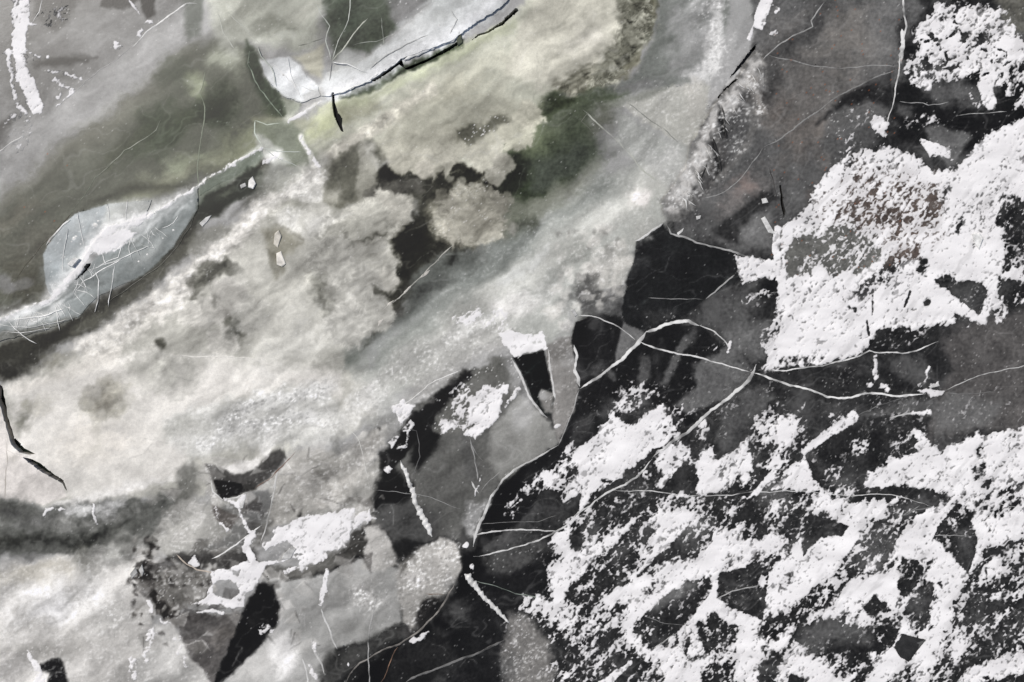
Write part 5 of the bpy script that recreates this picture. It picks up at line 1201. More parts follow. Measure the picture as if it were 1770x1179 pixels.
DP([(672, 765), (695, 742), (710, 725), (716, 735), (706, 745), (702, 772), (678, 778)], .85, 3, 2, 3); DP([(693, 748), (703, 745), (701, 768), (678, 776), (684, 764)], .0, 1.5, 1, 1); DB(670, 812, 11, 9, .8, 0, 3, 6)
DP([(466, 935), (478, 910), (530, 888), (560, 893), (590, 880), (612, 880), (605, 920), (596, 945), (560, 958), (530, 975), (505, 965), (520, 955), (480, 945), (462, 950), (452, 940)], .98, 4, 5, 8)
DP([(610, 895), (640, 880), (648, 895), (625, 905), (612, 920)], .9, 4, 4, 6); DS([(520, 975), (545, 970), (560, 960)], 10, 8, .95, 3, 3, 4); DS([(495, 990), (530, 978)], 10, 8, .9, 3, 3, 5); DP([(462, 950), (495, 932), (508, 948), (485, 968), (465, 965)], .05, 2, 2, 2)
DP([(482, 962), (500, 945), (512, 952), (502, 965), (488, 968)], .7, 3, 3, 5); DS([(440, 978), (470, 972), (500, 965)], 7, 5, .85, 2, 3, 4)
DP([(365, 988), (400, 978), (430, 970), (460, 972), (448, 1010), (425, 1030), (425, 1050), (405, 1052), (380, 1046), (333, 1045), (355, 1030), (368, 1010)], .97, 3, 3, 4); DP([(367, 1015), (375, 1003), (395, 1001), (408, 1010), (416, 1025), (400, 1036), (372, 1028)], .0, 2, 2, 2); DP([(402, 985), (416, 986), (412, 996), (402, 995)], .05, 2, 1, 2)
DS([(340, 1060), (365, 1055), (385, 1060)], 5, 5, .9, 2, 2, 3); DP([(325, 975), (335, 958), (345, 975), (338, 982)], .95, 3, 3, 4); DS([(410, 870), (420, 900), (430, 918)], 5, 7, .95, 2, 2, 4); DS([(436, 925), (424, 945), (440, 970)], 12, 12, .95, 3, 3, 5); DS([(372, 875), (378, 900), (392, 915)], 4, 5, .8, 3, 3, 4); DS([(385, 862), (408, 872), (420, 860)], 4, 8, .9, 3, 2, 4)
DS([(258, 1040), (262, 1060)], 6, 6, .85, 3); DS([(262, 1092), (256, 1115), (250, 1145)], 14, 10, .7, 5, 4, 7); DS([(310, 1108), (312, 1125), (322, 1150)], 16, 8, .6, 5, 4, 7); DS([(228, 1140), (232, 1170)], 10, 12, .75, 5, 4, 7); DS([(280, 1075), (290, 1080)], 7, 7, .8, 3)
DP([(46, 1120), (58, 1135), (70, 1160), (85, 1200), (55, 1210), (60, 1160), (48, 1140)], .96, 3, 3, 3); DB(65, 1165, 10, 20, .9)
DS([(565, 985), (560, 1020), (555, 1042)], 7, 11, .9, 2, 2, 4); DB(458, 1090, 18, 14, .7, 0, 4, 7); DS([(540, 1110), (548, 1130)], 5, 4, .7, 3); DS([(535, 1150), (545, 1175)], 7, 9, .75, 3); DB(714, 1105, 9, 6, .9, 40, 3, 4); DS([(715, 1108), (738, 1094)], 7, 5, .85, 2); DB(604, 1146, 4, 5, .9)
DS([(160, 868), (168, 905)], 3, 8, .7, 2); DS([(75, 890), (80, 880), (115, 882)], 5, 4, .6, 3)
DP([(150, 428), (178, 402), (215, 395), (235, 402), (215, 425), (190, 440), (170, 440)], .93, 4, 4, 5)
DB(963, 736, 7, 6, .9, 0, 2, 4); DS([(820, 855), (828, 830)], 2, 5, .7, 2); DB(805, 943, 8, 7, .8, 0, 3, 4); DB(815, 980, 5, 8, .8, 0, 2, 4)
DS([(1262, 592), (1258, 608)], 6, 5, .98, 2, 1, 2); DB(450, 850, 8, 5, .5, 0, 3, 6)
DS([(90, 514), (112, 492), (132, 470), (148, 445), (162, 420), (188, 396), (220, 385), (256, 374)], 12, 12, .86, 5, 3, 5)
DS([(256, 374), (300, 350), (342, 322), (372, 300), (420, 275), (452, 258)], 6, 5, .72, 4, 3, 4)
DS([(-40, 566), (0, 552), (30, 537), (60, 527), (92, 514)], 7, 8, .8, 4, 3, 5)
DS([(498, 210), (530, 192), (556, 174)], 4, 5, .82, 3, 3, 4)
DS([(520, 238), (534, 262), (548, 284)], 4, 9, .8, 3, 2, 4)
DS([(456, 282), (472, 272), (488, 276)], 7, 5, .8, 3, 2, 4)
#---SNOW-END
# scattered flecks everywhere on the right
DB(1060, 890, 90, 40, .2, 30); DB(930, 960, 50, 30, .05); DB(1330, 590, 22, 40, .5)
D = np.maximum(D, .05 * sstep(900, 1150, SX) * sstep(600, 700, SY))

wst = fbm(SX + 10 * RS.wxl, SY + 10 * RS.wyl, 17, 3, 251, ang=48, stretch=4.5)
D = np.clip(D + 3.2 * np.clip(D, 0, 1) * (1 - np.clip(D, 0, 1)) * wst * .95, 0, 1.02)
na = fbm(SX + 5 * RS.wxs, SY + 5 * RS.wys, 7.2, 3, 201, ang=50, stretch=1.9)
nb = np.abs(fbm(SX + 8 * RS.wxs, SY + 8 * RS.wys, 8.2, 2, 211, ang=40, stretch=1.5))
ncb = fbm(SX, SY, 44, 3, 221, ang=52, stretch=2.0)
def rank(a):
    s = np.sort(a.ravel()[::37]); return np.interp(a, s, np.linspace(0, 1, len(s))).astype(np.float32)
nd_ = fbm(SX, SY, 4.6, 1, 261)
lac = .93 * rank(.50 * rank(na) + .34 * rank(nb) + .30 * rank(ncb) + .26 * rank(nd_))
f = D - lac
drift = fbm(SX, SY, 110, 4, 231, ang=52, stretch=2.6)
core = sstep(.05, .45, f)
HS = np.where(f > 0, np.clip(f * .008, 0, .003), np.where(f > -.24, f * .0022, -.012)) + core * (.002 + .02 * (drift + .25))
HS = np.where(D < .02, -.05, HS).astype(np.float32)
# wind-packed streaks inside the drifts stay solid, the rest is lace
# snow lying on raised slabs follows them
ZB = np.zeros_like(HS)
def slab_z(k, px, py):
    _, lo, hi = SLABS[k][:3]
    dx, dy = hi[0] - lo[0], hi[1] - lo[1]; t = ((px - lo[0]) * dx + (py - lo[1]) * dy) / (dx * dx + dy * dy)
    return lo[2] + (hi[2] - lo[2]) * np.clip(t, -.2, 1.15)
for k, s_ in enumerate(SLABS):
    xs_ = [p[0] for p in s_[0]]; ys_ = [p[1] for p in s_[0]]
    w = RS.window(min(xs_) - 6, min(ys_) - 6, max(xs_) + 6, max(ys_) + 6)
    d_, _t = seg_dist(SX[w], SY[w], s_[0], True)
    d_ = np.where(inside(SX[w], SY[w], s_[0]), d_, -d_)
    ZB[w] = np.maximum(ZB[w], np.where(d_ > -2, slab_z(k, SX[w], SY[w]), 0))
dust = sstep(-.24, .0, f) ** 2 * (.16 + .34 * sstep(-.1, .3, wst + .25 * drift)) * sstep(.04, .3, D)
COVER = np.maximum(dust, sstep(-.035, .22, f)) * (.80 + .20 * sstep(-.25, .2, wst + .3 * na + 1.2 * (D - .75))).astype(np.float32)
HS = HS + .0016 + ZB + ZR[np.clip(np.round((SY - R.ys[0]) / R.st).astype(int), 0, R.H - 1), np.clip(np.round((SX - R.xs[0]) / R.st).astype(int), 0, R.W - 1)]

PATCHES = [  # centre of each drift, its label
 (1670, 75, 'lacy snow patch with many dark holes in the top right corner'),
 (1520, 216, 'small snow wedge at the foot of the white vertical crack'),
 (1620, 258, 'small snow patch on dark ice between the two big upper right patches'),
 (1440, 320, 'porous speckled upper left edge of the big right-hand snow field'),
 (1720, 270, 'smooth bright snow drift reaching the right edge, below the lacy corner patch'),
 (1660, 430, 'solid white drift with a raised shard, above the black triangle'),
 (1570, 530, 'white snow shelf left of the black triangle'),
 (1420, 560, 'broad snow patch ending at the thin white crack below it'),
 (1755, 490, 'ragged snow at the right edge beside the black triangle'),
 (1345, 450, 'narrow snow filled vertical seam at the left of the big snow field'),
 (1300, 462, 'pointed snow tongue on the black plate, left of the vertical seam'),
 (1080, 775, 'large solid snow patch below the long black ice strip'),
 (920, 845, 'thin curled snow flecks on the black strip by the big solid patch'),
 (1158, 800, 'narrow snow patch just right of the diagonal white ridge crack'),
 (1250, 810, 'ragged snow patch above the long thin horizontal crack'),
 (1355, 740, 'round lacy snow patch on black ice under the white curved crack'),
 (1430, 750, 'straight snow bar running up to the right along a plate edge'),
 (1380, 830, 'triangular snow patch whose right side is a straight dark plate edge'),
 (1290, 850, 'thin straight snow bar crossing the horizontal crack'),
 (1600, 800, 'wide snow patch with a tail pointing up, right of the dark plates'),
 (1740, 790, 'bright snow patch at the right edge above the lower fields'),
 (1675, 940, 'white snow vein curving past the long dark shard, at lower right'),
 (985, 980, 'snow patch with a straight comb-like left edge on black ice'),
 (1130, 980, 'streaked diagonal snow drift in the lower middle right'),
 (1290, 940, 'snow drift above the dark five-sided window of ice'),
 (1265, 1062, 'fan shaped snow patch under the dark five-sided window'),
 (1160, 1135, 'snow patch with a dark almond shaped gap on its upper side'),
 (945, 1055, 'crumbly snow clumps at the left end of the lower right field'),
 (1320, 1110, 'snow drift running down to the bottom edge below the five-sided window'),
 (1500, 905, 'snow drift right of the small black wedge'),
 (1460, 1030, 'elongated snow drift above the grey oval of ice'),
 (1430, 1150, 'snow at the bottom edge under the grey oval of ice'),
 (1600, 1150, 'smooth snow around the small kite shaped dark shard'),
 (1740, 930, 'snow drift at the right edge beside the long dark shard'),
 (1745, 1160, 'snow in the bottom right corner'),
 (40, 90, 'long jagged snow strip at the upper left edge'),
 (110, 155, 'small hook of snow right of the upper left strip'),
 (250, 50, 'few snow crumbs beside the thin white crack at top left'),
 (1310, 20, 'narrow white snow wedge above the frosted ridge'),
 (905, 592, 'bright snow cap over the black four-sided hole'),
 (820, 548, 'rough snow crust left of the bright cap'),
 (830, 710, 'thick lumpy snow clump on the grey middle plate'),
 (695, 712, 'small snow spike above the tiny dark window'),
 (690, 770, 'thin snow rim around the tiny dark window'),
 (545, 920, 'thick snow mass in the lower left middle'),
 (415, 1010, 'white snow ring with round grey holes at lower left'),
 (430, 935, 'branching snow strip above the holed snow ring'),
 (270, 1110, 'frosty snow crumbs on the pale plate at lower left'),
 (62, 1150, 'small snow tongue beside the dark hole in the lower left corner'),
 (560, 1060, 'beaded line of snow down the pale lower plate'),
 (725, 1100, 'small snow dab on the curved tan crack at the bottom'),
 (190, 418, 'lumpy snow heap on the left white crest'),
 (528, 194, 'thin frost line joining the glassy block to the small white slab'),
 (535, 264, 'narrow white frost wedge right of the glassy block'),
 (472, 276, 'small frost streak just below the glassy block'),
 (310, 345, 'thin white snow crest rising to the right end of the left ridge'),
 (115, 490, 'white snow crest between the blue grey slab and the veined slab'),
 (25, 540, 'white snow crest running to the left edge of the picture'),
 (1595, 670, 'small snow figure and bar on the horizontal crack at right'),
 (1335, 55, 'snow crumbs right of the white wedge at the top'),
]
inside_v = HS > ZB - .0
HQ = f + .20
cell_any = (HQ[:-1, :-1] > 0) | (HQ[1:, :-1] > 0) | (HQ[:-1, 1:] > 0) | (HQ[1:, 1:] > 0)
cell_any &= D[:-1, :-1] >= .02
SCX, SCY = SX[:-1, :-1] + .75, SY[:-1, :-1] + .75
own = np.full(cell_any.shape, -1, np.int32); bd = np.full(cell_any.shape, 1e9, np.float32)
qx = SCX + 20 * RS.wxl[:-1, :-1]; qy = SCY + 20 * RS.wyl[:-1, :-1]
for k, (a, b, _l) in enumerate(PATCHES):
    d = (qx - a) ** 2 + (qy - b) ** 2
    m_ = d < bd; own[m_] = k; bd[m_] = d[m_]
own[np.sqrt(bd) > 130] = -1
own[D[:-1, :-1] < .36] = -1
own[~cell_any] = -2
comp = np.arange(own.size).reshape(own.shape)
while True:
    c0 = comp.copy()
    for ax in (0, 1):
        sl_a = [slice(None)] * 2; sl_b = [slice(None)] * 2; sl_a[ax] = slice(1, None); sl_b[ax] = slice(None, -1); sl_a = tuple(sl_a); sl_b = tuple(sl_b)
        same = own[sl_a] == own[sl_b]
        mn = np.where(same, np.minimum(comp[sl_a], comp[sl_b]), comp[sl_a]); comp[sl_a] = mn
        mn = np.where(same, np.minimum(comp[sl_a], comp[sl_b]), comp[sl_b]); comp[sl_b] = mn
    comp = comp.ravel()[comp]
    comp = comp.ravel()[comp]
    if (comp == c0).all(): break
for k in range(len(PATCHES)):
    sel = own == k
    if not sel.any(): continue
    ids, cnt = np.unique(comp[sel], return_counts=True)
    main = ids[cnt.argmax()]
    big2 = np.sort(cnt)[::-1][:3]
    own[sel & (comp != main)] = -1  # detached pieces of each patch join the flecks
ZW = HS - .0006
def snow_mesh(name, sel):
    j, i = np.nonzero(sel)
    if len(j) == 0: return None
    a = j * RS.W + i; q = np.stack([a + RS.W, a + RS.W + 1, a + 1, a], 1)
    used, inv = np.unique(q.ravel(), return_inverse=True)
    V = np.stack([wx(SX.ravel()[used]), wy(SY.ravel()[used]), ZW.ravel()[used]], 1)
    me = raw_mesh(name, V, quads=inv.reshape(-1, 4)); me.materials.append(SNOW)
    at_ = me.attributes.new('cover', 'FLOAT', 'POINT'); at_.data.foreach_set('value', COVER.ravel()[used])
    ii = np.clip(np.round((SX.ravel()[used] - R.xs[0]) / R.st).astype(int), 0, R.W - 1); jj = np.clip(np.round((SY.ravel()[used] - R.ys[0]) / R.st).astype(int), 0, R.H - 1)
    un = np.ones((len(used), 4), np.float32); un[:, :3] = ALB[jj, ii]
    at_ = me.attributes.new('under', 'FLOAT_COLOR', 'POINT'); at_.data.foreach_set('color', un.ravel())
    return bpy.data.objects.new(name, me)
for k, (a, b, l) in enumerate(PATCHES):
    o = snow_mesh('snow_patch', own == k)
    if o: link(o, label=l, cat='snow', group='snow patches on the ice')
o = snow_mesh('snow_flecks', own == -1)
if o: link(o, kind='stuff', label='scattered snow flecks and detached pieces of the snow patches on the ice', cat='snow')

# ================================================================ CRACKS
def resample(pts, step, rough=.05, smooth=False):
    r = random.Random(int(pts[0][0] * 5 + pts[-1][1] * 3))
    P_ = [np.array(p, float) for p in pts]
    for lev in range(3):                        # fractures run in short straight reaches with small kinks
        q = [P_[0]]
        for a, b in zip(P_[:-1], P_[1:]):
            d = b - a; L = np.linalg.norm(d)
            if L > 14: q.append((a + b) / 2 + np.array([-d[1], d[0]]) * r.uniform(-rough, rough))
            q.append(b)
        P_ = q
    out = []
    for a, b in zip(P_[:-1], P_[1:]):
        k = max(1, int(np.linalg.norm(b - a) / step))
        for j in range(k): out.append(a + (b - a) * j / k)
    out.append(P_[-1])
    return np.array(out)

def crack(pts, w, tone, label, cat='crack', name='ice_crack', z=.0022, jit=.35, w1=None, rope=False, base=0.0, taper=True, group='cracks in the ice', parent=None):
    """healed crack: a low welt of white ice with ragged sides"""
    seed = int(pts[0][0] * 13 + pts[0][1] * 7) & 1023
    L = resample(pts, 2.5 if not rope else 2.0)
    n = len(L)
    t = np.gradient(L, axis=0); t /= np.linalg.norm(t, axis=1)[:, None] + 1e-9
    nr = np.stack([-t[:, 1], t[:, 0]], 1)
    s = np.arange(n) * 2.5
    w1 = w if w1 is None else w1
    ww = np.linspace(w, w1, n) * (.86 if not rope else 1)
    wob = perlin(s / 26 + seed, s * 0 + .5, seed); wob2 = perlin(s / 7 + seed, s * 0 + .7, seed + 3); wob3 = perlin(s / 5 + seed, s * 0 + .3, seed + 5)
    L = L + nr * (wob * jit * 1.6 + wob2 * jit * .5)[:, None]
    wl_ = ww * .5 * np.clip(.92 + .55 * wob2 + .75 * wob, .12, 2.2); wr_ = ww * .5 * np.clip(.92 + .55 * wob3 - .5 * wob, .12, 2.2)
    if taper:
        e = np.clip(np.minimum(np.arange(n), np.arange(n)[::-1]) / max(2, n * .08), .15, 1); wl_ *= e; wr_ *= e
    prof = [(-1, -.5), (-.72, .9), (0, 1.0), (.72, .9), (1, -.5)] if not rope else [(-1, -.6), (-.55, .75), (0, 1.0), (.55, .75), (1, -.6)]
    hh = z * np.clip(1 + .8 * wob3, .3, 2)
    if rope:
        ph = np.sin(s * .62 + 2 * wob2); hh = z * (1 + .55 * ph); wl_ *= 1 + .22 * ph; wr_ *= 1 + .22 * np.sin(s * .62 + 1 + 2 * wob2)
    V = []
    for k, (u, h) in enumerate(prof):
        off = np.where(u < 0, wl_ * u, wr_ * u)
        q = L + nr * off[:, None]
        if rope: q = q + t * (off[:, None] * .35)
        V.append(np.stack([wx(q[:, 0]), wy(q[:, 1]), base + hh * h + .0016], 1))
    V = np.stack(V, 1).reshape(-1, 3)
    m = len(prof); a = np.arange(n - 1)[:, None] * m + np.arange(m - 1)[None]
    a = a.ravel(); q = np.stack([a, a + m, a + m + 1, a + 1], 1)
    me = raw_mesh(name, V, quads=q)
    tc_ = np.array((tone, tone, tone * .985) if isinstance(tone, (int, float)) else tone, np.float32) / 255
    tl_ = to_lin(tc_) * .95
    qp = np.stack([V[:, 0] / PX + 885.0, 589.5 - V[:, 1] / PX], 1)
    ii = np.clip(np.round((qp[:, 0] - R.xs[0]) / R.st).astype(int), 0, R.W - 1); jj = np.clip(np.round((qp[:, 1] - R.ys[0]) / R.st).astype(int), 0, R.H - 1)
    cov = np.clip(.80 + .75 * perlin(s / 34 + seed, s * 0 + .2, seed + 9) + .5 * perlin(s / 9 + seed, s * 0 + .4, seed + 11), .12, 1)
    if rope: cov = np.clip(cov + .3, 0, 1)
    edge_ = np.array([.35, .9, 1, .9, .35]); cov = (cov[:, None] * edge_[None]).ravel()
    tn_ = ALB[jj, ii] * (1 - cov[:, None]) + tl_[None] * cov[:, None]
    set_attrs(me, tn_.astype(np.float32), np.zeros(len(V), np.float32))
    me.materials.append(ICE)
    o = bpy.data.objects.new(name, me)
    if parent is not None: return link(o, parent)
    return link(o, label=label, cat=cat, group=group)

K = crack
#---CRACK-BEGIN
K([(1003, 672), (1030, 655), (1060, 632), (1085, 610), (1105, 590), (1118, 572)], 5, 236, 'white crack along the lower right side of the black plate near the centre', w1=8)
K([(1116, 574), (1150, 561), (1190, 555), (1208, 563)], 7, 238, 'thick short white crack arching above the long black strip')
K([(1208, 562), (1235, 573), (1252, 588), (1260, 602)], 3, 210, 'thin crack dropping right from the thick white arch')
K([(1000, 545), (1030, 548), (1060, 560), (1098, 588)], 2.6, 205, 'thin pale crack crossing the small black plate')
K([(1105, 590), (1150, 606), (1180, 613), (1230, 625), (1300, 645)], 4.2, 222, 'white crack across the black strip to the star-shaped junction', w1=3)
K([(1300, 644), (1340, 657), (1390, 671), (1430, 686), (1470, 687), (1495, 680), (1540, 684), (1575, 683), (1600, 681)], 4.6, 240, 'bright white wavy crack running right from the star-shaped junction')
K([(1310, 640), (1360, 641), (1420, 633), (1470, 620), (1503, 606), (1520, 610), (1560, 611), (1592, 603), (1622, 590)], 3, 232, 'thin white crack under the broad snow patch')
K([(1634, 675), (1660, 663), (1690, 650), (1730, 641), (1790, 624)], 2, 190, 'thin crack rising to the right edge from the snow bar')
K([(1634, 679), (1680, 680), (1720, 678)], 1.8, 130, 'faint level hairline right of the snow bar')
K([(1308, 630), (1300, 648), (1270, 678), (1245, 698), (1215, 722), (1190, 747), (1160, 765), (1128, 792)], 8, 226, 'wide rough white ridge crack below the grey plate', w1=5, jit=1.4)
K([(1128, 793), (1100, 825), (1060, 846), (1020, 875), (1000, 886), (982, 906), (960, 919), (900, 944), (855, 955), (818, 962)], 4.5, 214, 'long white crack bounding the black strip at its lower side', w1=3)
K([(1058, 846), (1100, 848), (1150, 852), (1230, 857), (1300, 850), (1360, 848), (1420, 853), (1490, 856), (1540, 855), (1580, 866), (1612, 876)], 2.2, 208, 'long thin nearly level crack through the lower right')
K([(1695, 872), (1730, 871), (1790, 878)], 2, 190, 'thin level crack at the right edge beside the snow vein')
K([(1612, 875), (1580, 882), (1560, 893)], 2.5, 120, 'faint fork at the end of the level crack')
K([(992, 596), (997, 615), (994, 640), (1002, 668)], 5, 226, 'white crack down the left side of the small black plate', w1=8)
K([(818, 945), (828, 905), (848, 858), (870, 828), (910, 800), (965, 770)], 7, 208, 'white curved edge along the right of the grey middle plate', w1=3)
K([(965, 770), (985, 722), (1000, 675)], 2.4, 170, 'thin pale edge above the black strip left end')
K([(886, 622), (905, 660), (918, 690), (946, 722)], 5, 214, 'white rim on the left side of the black four-sided hole')
K([(947, 603), (951, 640), (960, 690)], 4, 212, 'white rim on the right side of the black four-sided hole')
K([(1152, 388), (1160, 404), (1205, 420), (1260, 433), (1300, 446), (1335, 455)], 4, 172, 'grey crack along the top of the upper black plate', w1=5)
K([(1098, 417), (1120, 404), (1146, 386)], 5, 212, 'short white edge at the top left of the upper black plate')
K([(1120, 515), (1160, 517), (1215, 518)], 1.8, 140, 'fine level hairline on the upper black plate')
K([(1220, 517), (1250, 492), (1270, 475)], 3, 165, 'short pale crack right on the upper black plate')
K([(1558, -30), (1562, 20), (1567, 45), (1560, 72), (1560, 85), (1553, 130), (1545, 175), (1532, 222)], 5, 226, 'tall white vertical crack at upper right beside the lacy snow', w1=2)
K([(1559, 50), (1561, 75), (1557, 110)], 8, 234, 'widest snow filled stretch of the tall vertical crack', w1=10)
K([(1325, 94), (1370, 104), (1420, 115), (1480, 117), (1550, 116)], 2.8, 150, 'thin grey crack crossing the brown grey ice at upper right')
K([(1318, 104), (1345, 78), (1370, 62), (1405, 46), (1402, 36), (1425, 4)], 3, 165, 'branched pale crack running up from the frosted ridge')
K([(1550, 120), (1500, 140), (1450, 165), (1410, 195), (1370, 225), (1320, 255)], 3, 138, 'soft grey curved crack bounding the dark wedge at upper right')
K([(1318, 256), (1270, 318), (1245, 335), (1215, 343)], 2.2, 150, 'thin crack through the misty grey ice right of the ridge')
K([(1555, 175), (1595, 178), (1605, 182), (1640, 176)], 2, 170, 'thin crack on the black ice under the lacy snow')
K([(1655, 200), (1700, 196), (1740, 193)], 2, 180, 'short pale crack below the snow stalk at upper right')
K([(1700, 61), (1800, 57)], 2, 140, 'faint crack at the top right edge')
K([(1475, 722), (1510, 705), (1540, 694), (1575, 683)], 2, 120, 'faint plate edge between snow bar and white wavy crack')
K([(1538, 722), (1555, 718), (1580, 714), (1606, 712)], 3, 190, 'short pale tapered crack below the wavy crack', w1=6)
K([(1242, 1033), (1265, 1022), (1290, 1016), (1312, 1012)], 2.4, 180, 'thin curved crack inside the dark five-sided window')
K([(1130, 1120), (1160, 1100), (1192, 1082)], 2.6, 190, 'thin white crack in the almond shaped gap')
K([(1115, 1066), (1150, 1078), (1195, 1082)], 1.8, 120, 'grey green hairline above the almond shaped gap')
K([(1090, 1146), (1070, 1162), (1045, 1180)], 4, 200, 'pale crack cut by the bottom edge, right of the frosted patch')
K([(1612, 926), (1650, 925), (1688, 926)], 2, 150, 'hairline across the long dark shard')
K([(1545, 900), (1570, 885), (1590, 874)], 2.4, 140, 'thin crack on the dark strip left of the long dark shard')
K([(818, 926), (850, 919), (880, 916), (920, 916), (965, 918)], 3.2, 214, 'thin white crack across the left tip of the black strip')
K([(830, 906), (870, 903), (930, 902), (965, 890)], 1.4, 120, 'faint hairline above the thin white crack on the black strip')
K([(642, 846), (700, 853), (760, 866), (800, 880)], 1.5, 150, 'fine pale hairline across the grey middle plate')
K([(812, 756), (820, 790), (826, 830)], 3, 150, 'pale vertical crack below the lumpy snow clump')
K([(812, 765), (835, 797)], 2, 150, 'short branch beside the crack below the snow clump')
K([(815, 832), (820, 843), (828, 853)], 5, 200, 'small white wedge mark on the grey middle plate', w1=2)
K([(832, 848), (846, 831), (868, 812)], 2, 130, 'faint line up right from the small white wedge mark')
K([(700, 740), (720, 745), (726, 790), (712, 825)], 1.8, 105, 'dim curved hairline on the black left part of the middle plate')
K([(593, 1190), (605, 1165), (622, 1146), (650, 1130), (690, 1114), (730, 1086), (765, 1046), (788, 1005)], 2.6, (140, 136, 130), 'curved tan crack under the round frosted mound', w1=4)
K([(688, 1118), (672, 1150), (654, 1190)], 2.2, (150, 120, 100), 'thin brownish crack running down from the tan curve')
K([(637, 1190), (636, 1110), (645, 1060), (652, 1030)], 2.6, 168, 'thin pale vertical crack through the pale lower plate')
K([(700, 1180), (745, 1160), (790, 1142), (840, 1122), (872, 1106)], 4.5, 118, 'soft grey crack at the bottom left of the frosted patch')
K([(822, 1004), (860, 1014), (890, 1026), (925, 1032), (945, 1040)], 1.8, (140, 150, 140), 'thin greenish hairline across the black lower ice')
K([(555, 1052), (566, 1080), (574, 1105), (583, 1122)], 4, 206, 'beaded white crack continuing below the snow beads')
K([(538, 1105), (545, 1130), (556, 1148), (560, 1165)], 4, 208, 'beaded white crack second from the right at the bottom')
K([(522, 1138), (530, 1160), (532, 1190)], 4, 208, 'leftmost beaded white crack at the bottom')
K([(658, 540), (668, 530), (690, 515), (715, 490), (745, 460), (770, 435), (785, 422)], 2.4, (176, 174, 166), 'frost covered straight crack in the dark channel')
K([(668, 530), (684, 518)], 5, (200, 196, 188), 'lower tuft of frost on the straight channel crack', 'frost', 'frost_tuft', jit=2.5)
K([(695, 508), (712, 494)], 5, (200, 196, 188), 'middle tuft of frost on the straight channel crack', 'frost', 'frost_tuft', jit=2.5)
K([(726, 480), (742, 466)], 5, (200, 196, 188), 'upper tuft of frost on the straight channel crack', 'frost', 'frost_tuft', jit=2.5)
K([(652, 562), (660, 550)], 7, (200, 196, 188), 'lowest tuft of frost where the channel crack ends', 'frost', 'frost_tuft', jit=2.5)
K([(228, 82), (252, 56), (275, 40), (300, 22), (322, 6), (340, 6)], 3.6, 226, 'thin white crack at top left with snow crumbs beside it')
K([(-20, 272), (5, 258), (20, 246), (42, 234)], 3.2, 190, 'short pale crack at the left edge below the snow strip')
K([(55, 42), (68, 20), (75, -10)], 2.4, 205, 'short curved crack right of the snow strip at top left')
K([(98, 186), (126, 161), (170, 122), (225, 84)], 1.6, 160, 'faint dotted line linking the hook of snow to the white crack')
K([(355, 120), (345, 160), (354, 185), (352, 215), (346, 250), (341, 290), (343, 330)], 2.8, (128, 134, 118), 'long vertical grey green crack through the olive ice')
K([(343, 325), (342, 360), (330, 390), (308, 425), (270, 465), (220, 500), (180, 530)], 2.6, (34, 38, 32), 'thin dark crack sweeping down past the veined slab')
K([(160, 310), (190, 285), (215, 260), (250, 240), (270, 225), (279, 205)], 2.8, (112, 116, 104), 'crooked grey crack in the olive ice at upper left')
K([(120, 372), (140, 345), (158, 318), (168, 300)], 1.6, (112, 118, 104), 'faint hairline rising from the corner of the blue grey slab')
K([(30, 480), (60, 440), (75, 420), (110, 384), (130, 364)], 2.2, (70, 66, 56), 'dark thin crack along the upper rim of the blue grey slab')
K([(80, 424), (95, 405), (108, 390), (122, 380)], 4, 226, '', name='frost_rim', base=.02, parent=slab_objs[0])
K([(545, 5), (570, 45), (563, 70), (572, 105)], 2.2, (178, 182, 174), 'leftmost crack of the star above the long white slab')
K([(606, -10), (602, 35), (590, 60), (574, 106)], 2.2, (186, 190, 182), 'second crack of the star above the long white slab')
K([(636, 32), (605, 68), (574, 106)], 2.6, (186, 188, 176), 'third crack of the star above the long white slab')
K([(690, 58), (650, 72), (610, 78)], 1.8, (150, 154, 146), 'level crack above the long white slab')
K([(575, 108), (600, 111), (635, 126)], 2.4, 232, 'curved white vein on the left end of the long white slab', base=.08)
K([(659, 30), (662, 60), (662, 85)], 1.6, (150, 154, 146), 'short vertical hairline above the long white slab')
K([(431, 88), (428, 110), (440, 138), (462, 170), (490, 205)], 2.8, (142, 152, 136), 'outer curved crack in the dark green ice left of the small slab')
K([(445, 80), (452, 98), (470, 118), (478, 150)], 2.2, (172, 178, 168), 'inner curved crack at the small white slab', base=.08)
K([(375, 20), (385, 55), (405, 85)], 3, (176, 178, 168), 'pale curved streak at top left centre')
K([(392, 18), (420, 45), (448, 75)], 2, (176, 178, 168), 'second pale curved streak at top left centre')
K([(515, 79), (540, 72), (560, 66)], 2, (96, 98, 90), 'dark thin crack at the top of the cream triangle')
K([(300, 614), (350, 617), (400, 617), (445, 623), (475, 632)], 3, (220, 218, 210), 'pale level crack over the cream ice at left')
K([(10, 760), (13, 800), (9, 830), (8, 862)], 2.4, (170, 164, 154), 'thin seam on the cream plate at the left edge')
K([(58, 786), (38, 790), (12, 778), (8, 730), (-10, 715)], 2.4, (224, 220, 212), 'pale lip along the open black crack at the left edge')
K([(366, 966), (388, 955), (408, 942), (430, 925), (452, 908)], 3, 232, 'sharp white straight crack above the holed snow ring')
K([(365, 830), (368, 850), (384, 864), (410, 860), (430, 850)], 3, 214, 'white rim of the small dark triangular hole at lower left')
K([(470, 850), (480, 815), (474, 850), (466, 885), (450, 940)], 3, 200, 'frosty edge line left of the lower left middle plate')
K([(440, 845), (470, 825), (495, 798), (512, 780)], 2.6, (110, 84, 70), 'brownish crack beside the dark wedge at lower left middle')
K([(1008, 190), (1040, 220), (1080, 258), (1140, 318)], 3.6, (176, 178, 168), 'pale straight crease on the mist slope beside the green pool')
